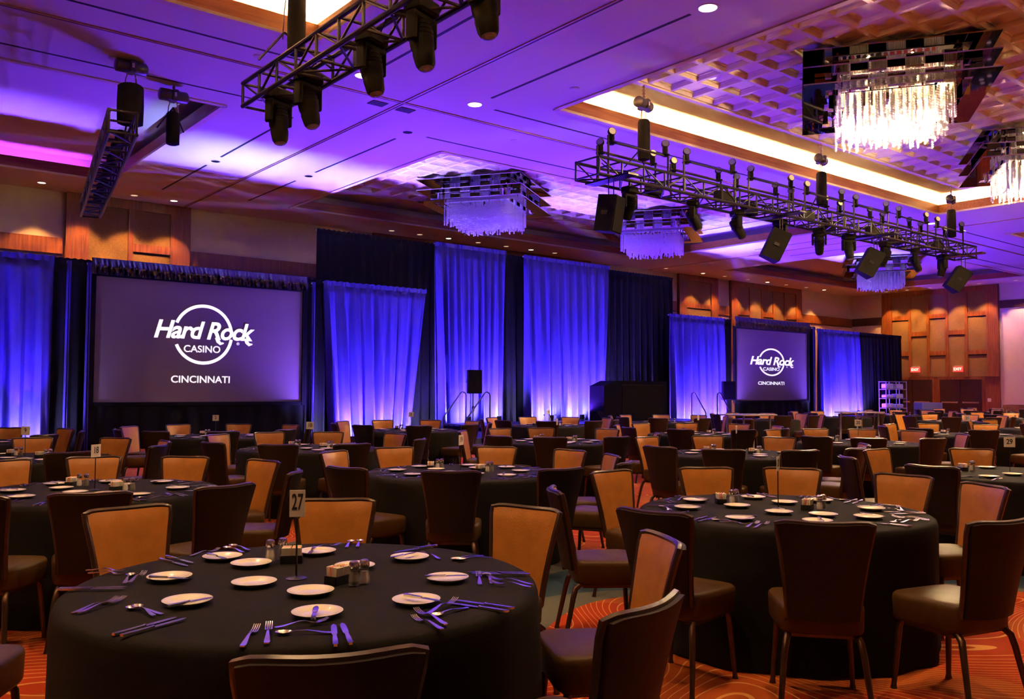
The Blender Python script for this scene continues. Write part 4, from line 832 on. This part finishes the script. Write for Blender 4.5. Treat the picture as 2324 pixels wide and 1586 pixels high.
for ti, (key, tx, ty, ph, num, yaw, chairs, detail, sph) in enumerate(TABLES):
    P = ph.replace('the table', 'table')
    t = thing('banquet_table', 'round banquet table under floor-length black cloth, %s' % ph, 'table', (tx, ty, 0), R(37*ti), 'round banquet tables')
    obj('tablecloth', CLOTH[ti % 3], t); obj('tabletop', TOPM, t); obj('folding_legs', LEGM, t)
    if not isinstance(chairs, list): chairs = [(chairs+40*k, 1.40+.05*math.sin(k*2.1+ti)) for k in range(9)]
    ccx, ccy = (1.50, 3.15) if key == 't27' else (tx, ty)
    its = [(math.cos(R(a)), math.sin(R(a)), (a, r)) for a, r in chairs if seen(tx+r*math.cos(R(a)), ty+r*math.sin(R(a)), .07)]
    for side, place, (dx, dy, (a, r)) in order(its):
        ro = max(1.13, r-.275); jit = rnd.uniform(-5, 5) if detail < 2 else rnd.uniform(-2, 2)
        chair(ccx+dx*ro, ccy+dy*ro, R(a+90+jit), '%s chair, %s, %s side of %s' % ('tan leather' if side == 'far' else 'dark-backed leather', place, side, P), 'dining chairs at the round tables')
    # ---- place settings
    if key == 't27':
        st = order([(x, y, i) for i, (x, y) in enumerate(T27_PL)]); nm = {i: (s, p) for s, p, (_, _, i) in st}
        def near(x, y): return min(range(8), key=lambda i: (math.atan2(y, x)-math.atan2(T27_PL[i][1], T27_PL[i][0])+math.pi) % (2*math.pi)-math.pi if False else abs(((math.atan2(y, x)-math.atan2(T27_PL[i][1], T27_PL[i][0])+math.pi) % (2*math.pi))-math.pi))
        for i, (x, y) in enumerate(T27_PL):
            s, p = nm[i]; lay(plate_me, 'side_plate', tx, ty, (x, y), 0, 'white plate with knife, %s, %s side of table twenty-seven' % (p, s), 'plate', 'plates on table twenty-seven')
        for i, (x, y) in enumerate(T27_BARE): lay(plate_me, 'side_plate', tx, ty, (x, y), 0, ['empty white plate left behind the number twenty-seven stand', 'empty white plate left of the foot of the number twenty-seven stand', 'empty white plate just in front of the number twenty-seven stand', 'empty white plate behind the front salt and pepper on table twenty-seven'][i], 'plate', 'plates on table twenty-seven')
        cnt = {}
        for lst, me, nmx, w_, Lr in ((T27_FORK, FORK, 'fork', 'fork', .205), (T27_SPOON, SPOON, 'spoon', 'spoon', .175), (T27_KNIFE, KNIFE, 'table_knife', 'knife', .235), (T27_BUTTER, BUTTER, 'butter_knife', 'butter knife', .165)):
            for j, (x0, y0, x1, y1) in enumerate(lst):
                s, p = nm[near((x0+x1)/2, (y0+y1)/2)]; k = (w_, s, p); cnt[k] = cnt.get(k, 0)+1
                o_ = ['', 'second ', 'third '][cnt[k]-1]; mx, my = (x0+x1)/2, (y0+y1)/2; an = math.atan2(y1-y0, x1-x0); m2 = me
                if w_ == 'fork' and math.dist((x0, y0), (x1, y1)) < .185: m2 = FORK2; 
                L2 = .17 if m2 is FORK2 else Lr
                lay(m2, nmx, tx, ty, (mx-math.cos(an)*L2/2, my-math.sin(an)*L2/2), an, 'silver %s%s, %s setting, %s side of table twenty-seven' % (o_, w_, p, s), w_.split()[-1], 'silver cutlery on table twenty-seven', TT+(.0205 if w_ == 'butter knife' else .001+.0035*(cnt[k]-1)), 0)
        shaker('pepper', tx+.096, ty-.18, 'pepper shaker of the front pair on table twenty-seven', 'shakers on table twenty-seven'); shaker('salt', tx+.143, ty-.175, 'salt shaker of the front pair on table twenty-seven', 'shakers on table twenty-seven'); caddy(tx+.070, ty-.105, R(20), 'black sweetener caddy with pink packets, front of table twenty-seven', 'caddies on table twenty-seven')
        shaker('salt', tx+.040, ty+.455, 'salt shaker of the rear pair, behind the number twenty-seven stand', 'shakers on table twenty-seven'); shaker('pepper', tx+.100, ty+.465, 'pepper shaker of the rear pair, behind the number twenty-seven stand', 'shakers on table twenty-seven'); caddy(tx+.105, ty+.38, R(-30), 'black sweetener caddy with packets behind the number twenty-seven stand', 'caddies on table twenty-seven')
        card(tx-.018, ty+.074, num, -FWD+R(yaw), 'black wire stand holding the white number twenty-seven card', True)
        continue
    st = []
    for k in range(8):
        a = R(sph+45*k+rnd.uniform(-3, 3)); st.append((math.cos(a), math.sin(a), a))
    for side, place, (dx, dy, a) in order(st):
        tgx, tgy = -dy, dx; q = lambda r, s: (dx*r+tgx*s, dy*r+tgy*s); W = '%s setting, %s side of %s' % (place, side, P)
        if not seen(tx+dx*.6, ty+dy*.6): continue
        lay(plate_me, 'side_plate', tx, ty, q(.56+rnd.uniform(-.03, .03), rnd.uniform(-.03, .03)), 0, 'white side plate, '+W, 'plate', 'plates on '+ph)
        if detail >= 1:
            lay(KNIFE, 'table_knife', tx, ty, q(.83, -.15), a+math.pi+R(rnd.uniform(-8, 8)), 'silver knife, '+W, 'knife', 'cutlery on '+ph); lay(FORK, 'fork', tx, ty, q(.83, .14), a+math.pi+R(rnd.uniform(-8, 8)), 'silver fork, '+W, 'fork', 'cutlery on '+ph)
            lay(SPOON, 'spoon', tx, ty, q(.70, .05), a-math.pi/2+R(rnd.uniform(-20, 20)), 'silver spoon, '+W, 'spoon', 'cutlery on '+ph)
        if detail >= 2:
            lay(KNIFE, 'table_knife', tx, ty, q(.82, -.19), a+math.pi+R(rnd.uniform(-8, 8)), 'outer silver knife, '+W, 'knife', 'cutlery on '+ph); lay(FORK, 'fork', tx, ty, q(.82, .18), a+math.pi+R(rnd.uniform(-8, 8)), 'outer silver fork, '+W, 'fork', 'cutlery on '+ph)
            lay(FORK2, 'fork', tx, ty, q(.74, -.06), a+math.pi/2+R(rnd.uniform(-20, 20)), 'dessert fork, '+W, 'fork', 'cutlery on '+ph)
            b_ = a+R(rnd.uniform(-60, 60)); lay(BUTTER, 'butter_knife', tx, ty, (dx*.56-math.cos(b_)*.08, dy*.56-math.sin(b_)*.08), b_, 'butter knife on plate, '+W, 'knife', 'cutlery on '+ph, TT+.0205)
    if detail >= 1:
        for k, (r, a) in enumerate(((.20, 200), (.33, 250), (.30, 20), (.27, 110))):
            a = R(a+sph)
            if detail >= 2 or k < 2: lay(plate_me, 'side_plate', tx, ty, (r*math.cos(a), r*math.sin(a)), 0, 'empty white plate in the middle of %s, %s' % (P, ('front one', 'left one', 'right one', 'rear one')[k]), 'plate', 'plates on '+ph)
        for k, (cx_, cy_) in enumerate(((.17, -.16), (-.02, .36))):
            n2 = ('front', 'rear')[k]
            shaker('salt', tx+cx_, ty+cy_, 'salt shaker of the %s pair on %s' % (n2, P), 'shakers on '+ph); shaker('pepper', tx+cx_+.05, ty+cy_+.005, 'pepper shaker of the %s pair on %s' % (n2, P), 'shakers on '+ph)
            caddy(tx+cx_-.04, ty+cy_+.06, R(30*k+20), 'sweetener caddy with coloured packets, %s of %s' % (n2, P), 'caddies on '+ph)
    else:
        shaker('salt', tx+.1, ty-.05, 'salt shaker on %s' % P, 'shakers on '+ph)
    if num or key in ('t11', 't12'):
        card(tx+.01, ty+.03, num, -FWD+R(yaw), 'wire stand holding a %s on %s' % ('white number card' if abs(yaw) < 50 and num else 'card seen nearly edge-on', P))
for i, (dx, dy) in enumerate(((-.05, .1), (.05, .04), (.16, -.02))):
    t = thing('water_bottle', 'clear bottle on the table before the stage, %s of three' % ('left', 'middle', 'right')[i], 'bottle', (12.25+dx, 13.9+dy, TT)); MB().lathe([(.03, 0), (.033, .01), (.033, .14), (.014, .19), (.013, .22)], 10).build('bottle_body', 'bottle_glass', t, smooth=True); MB().lathe([(.015, .215), (.015, .235)], 10).build('cap', 'stand_black', t)
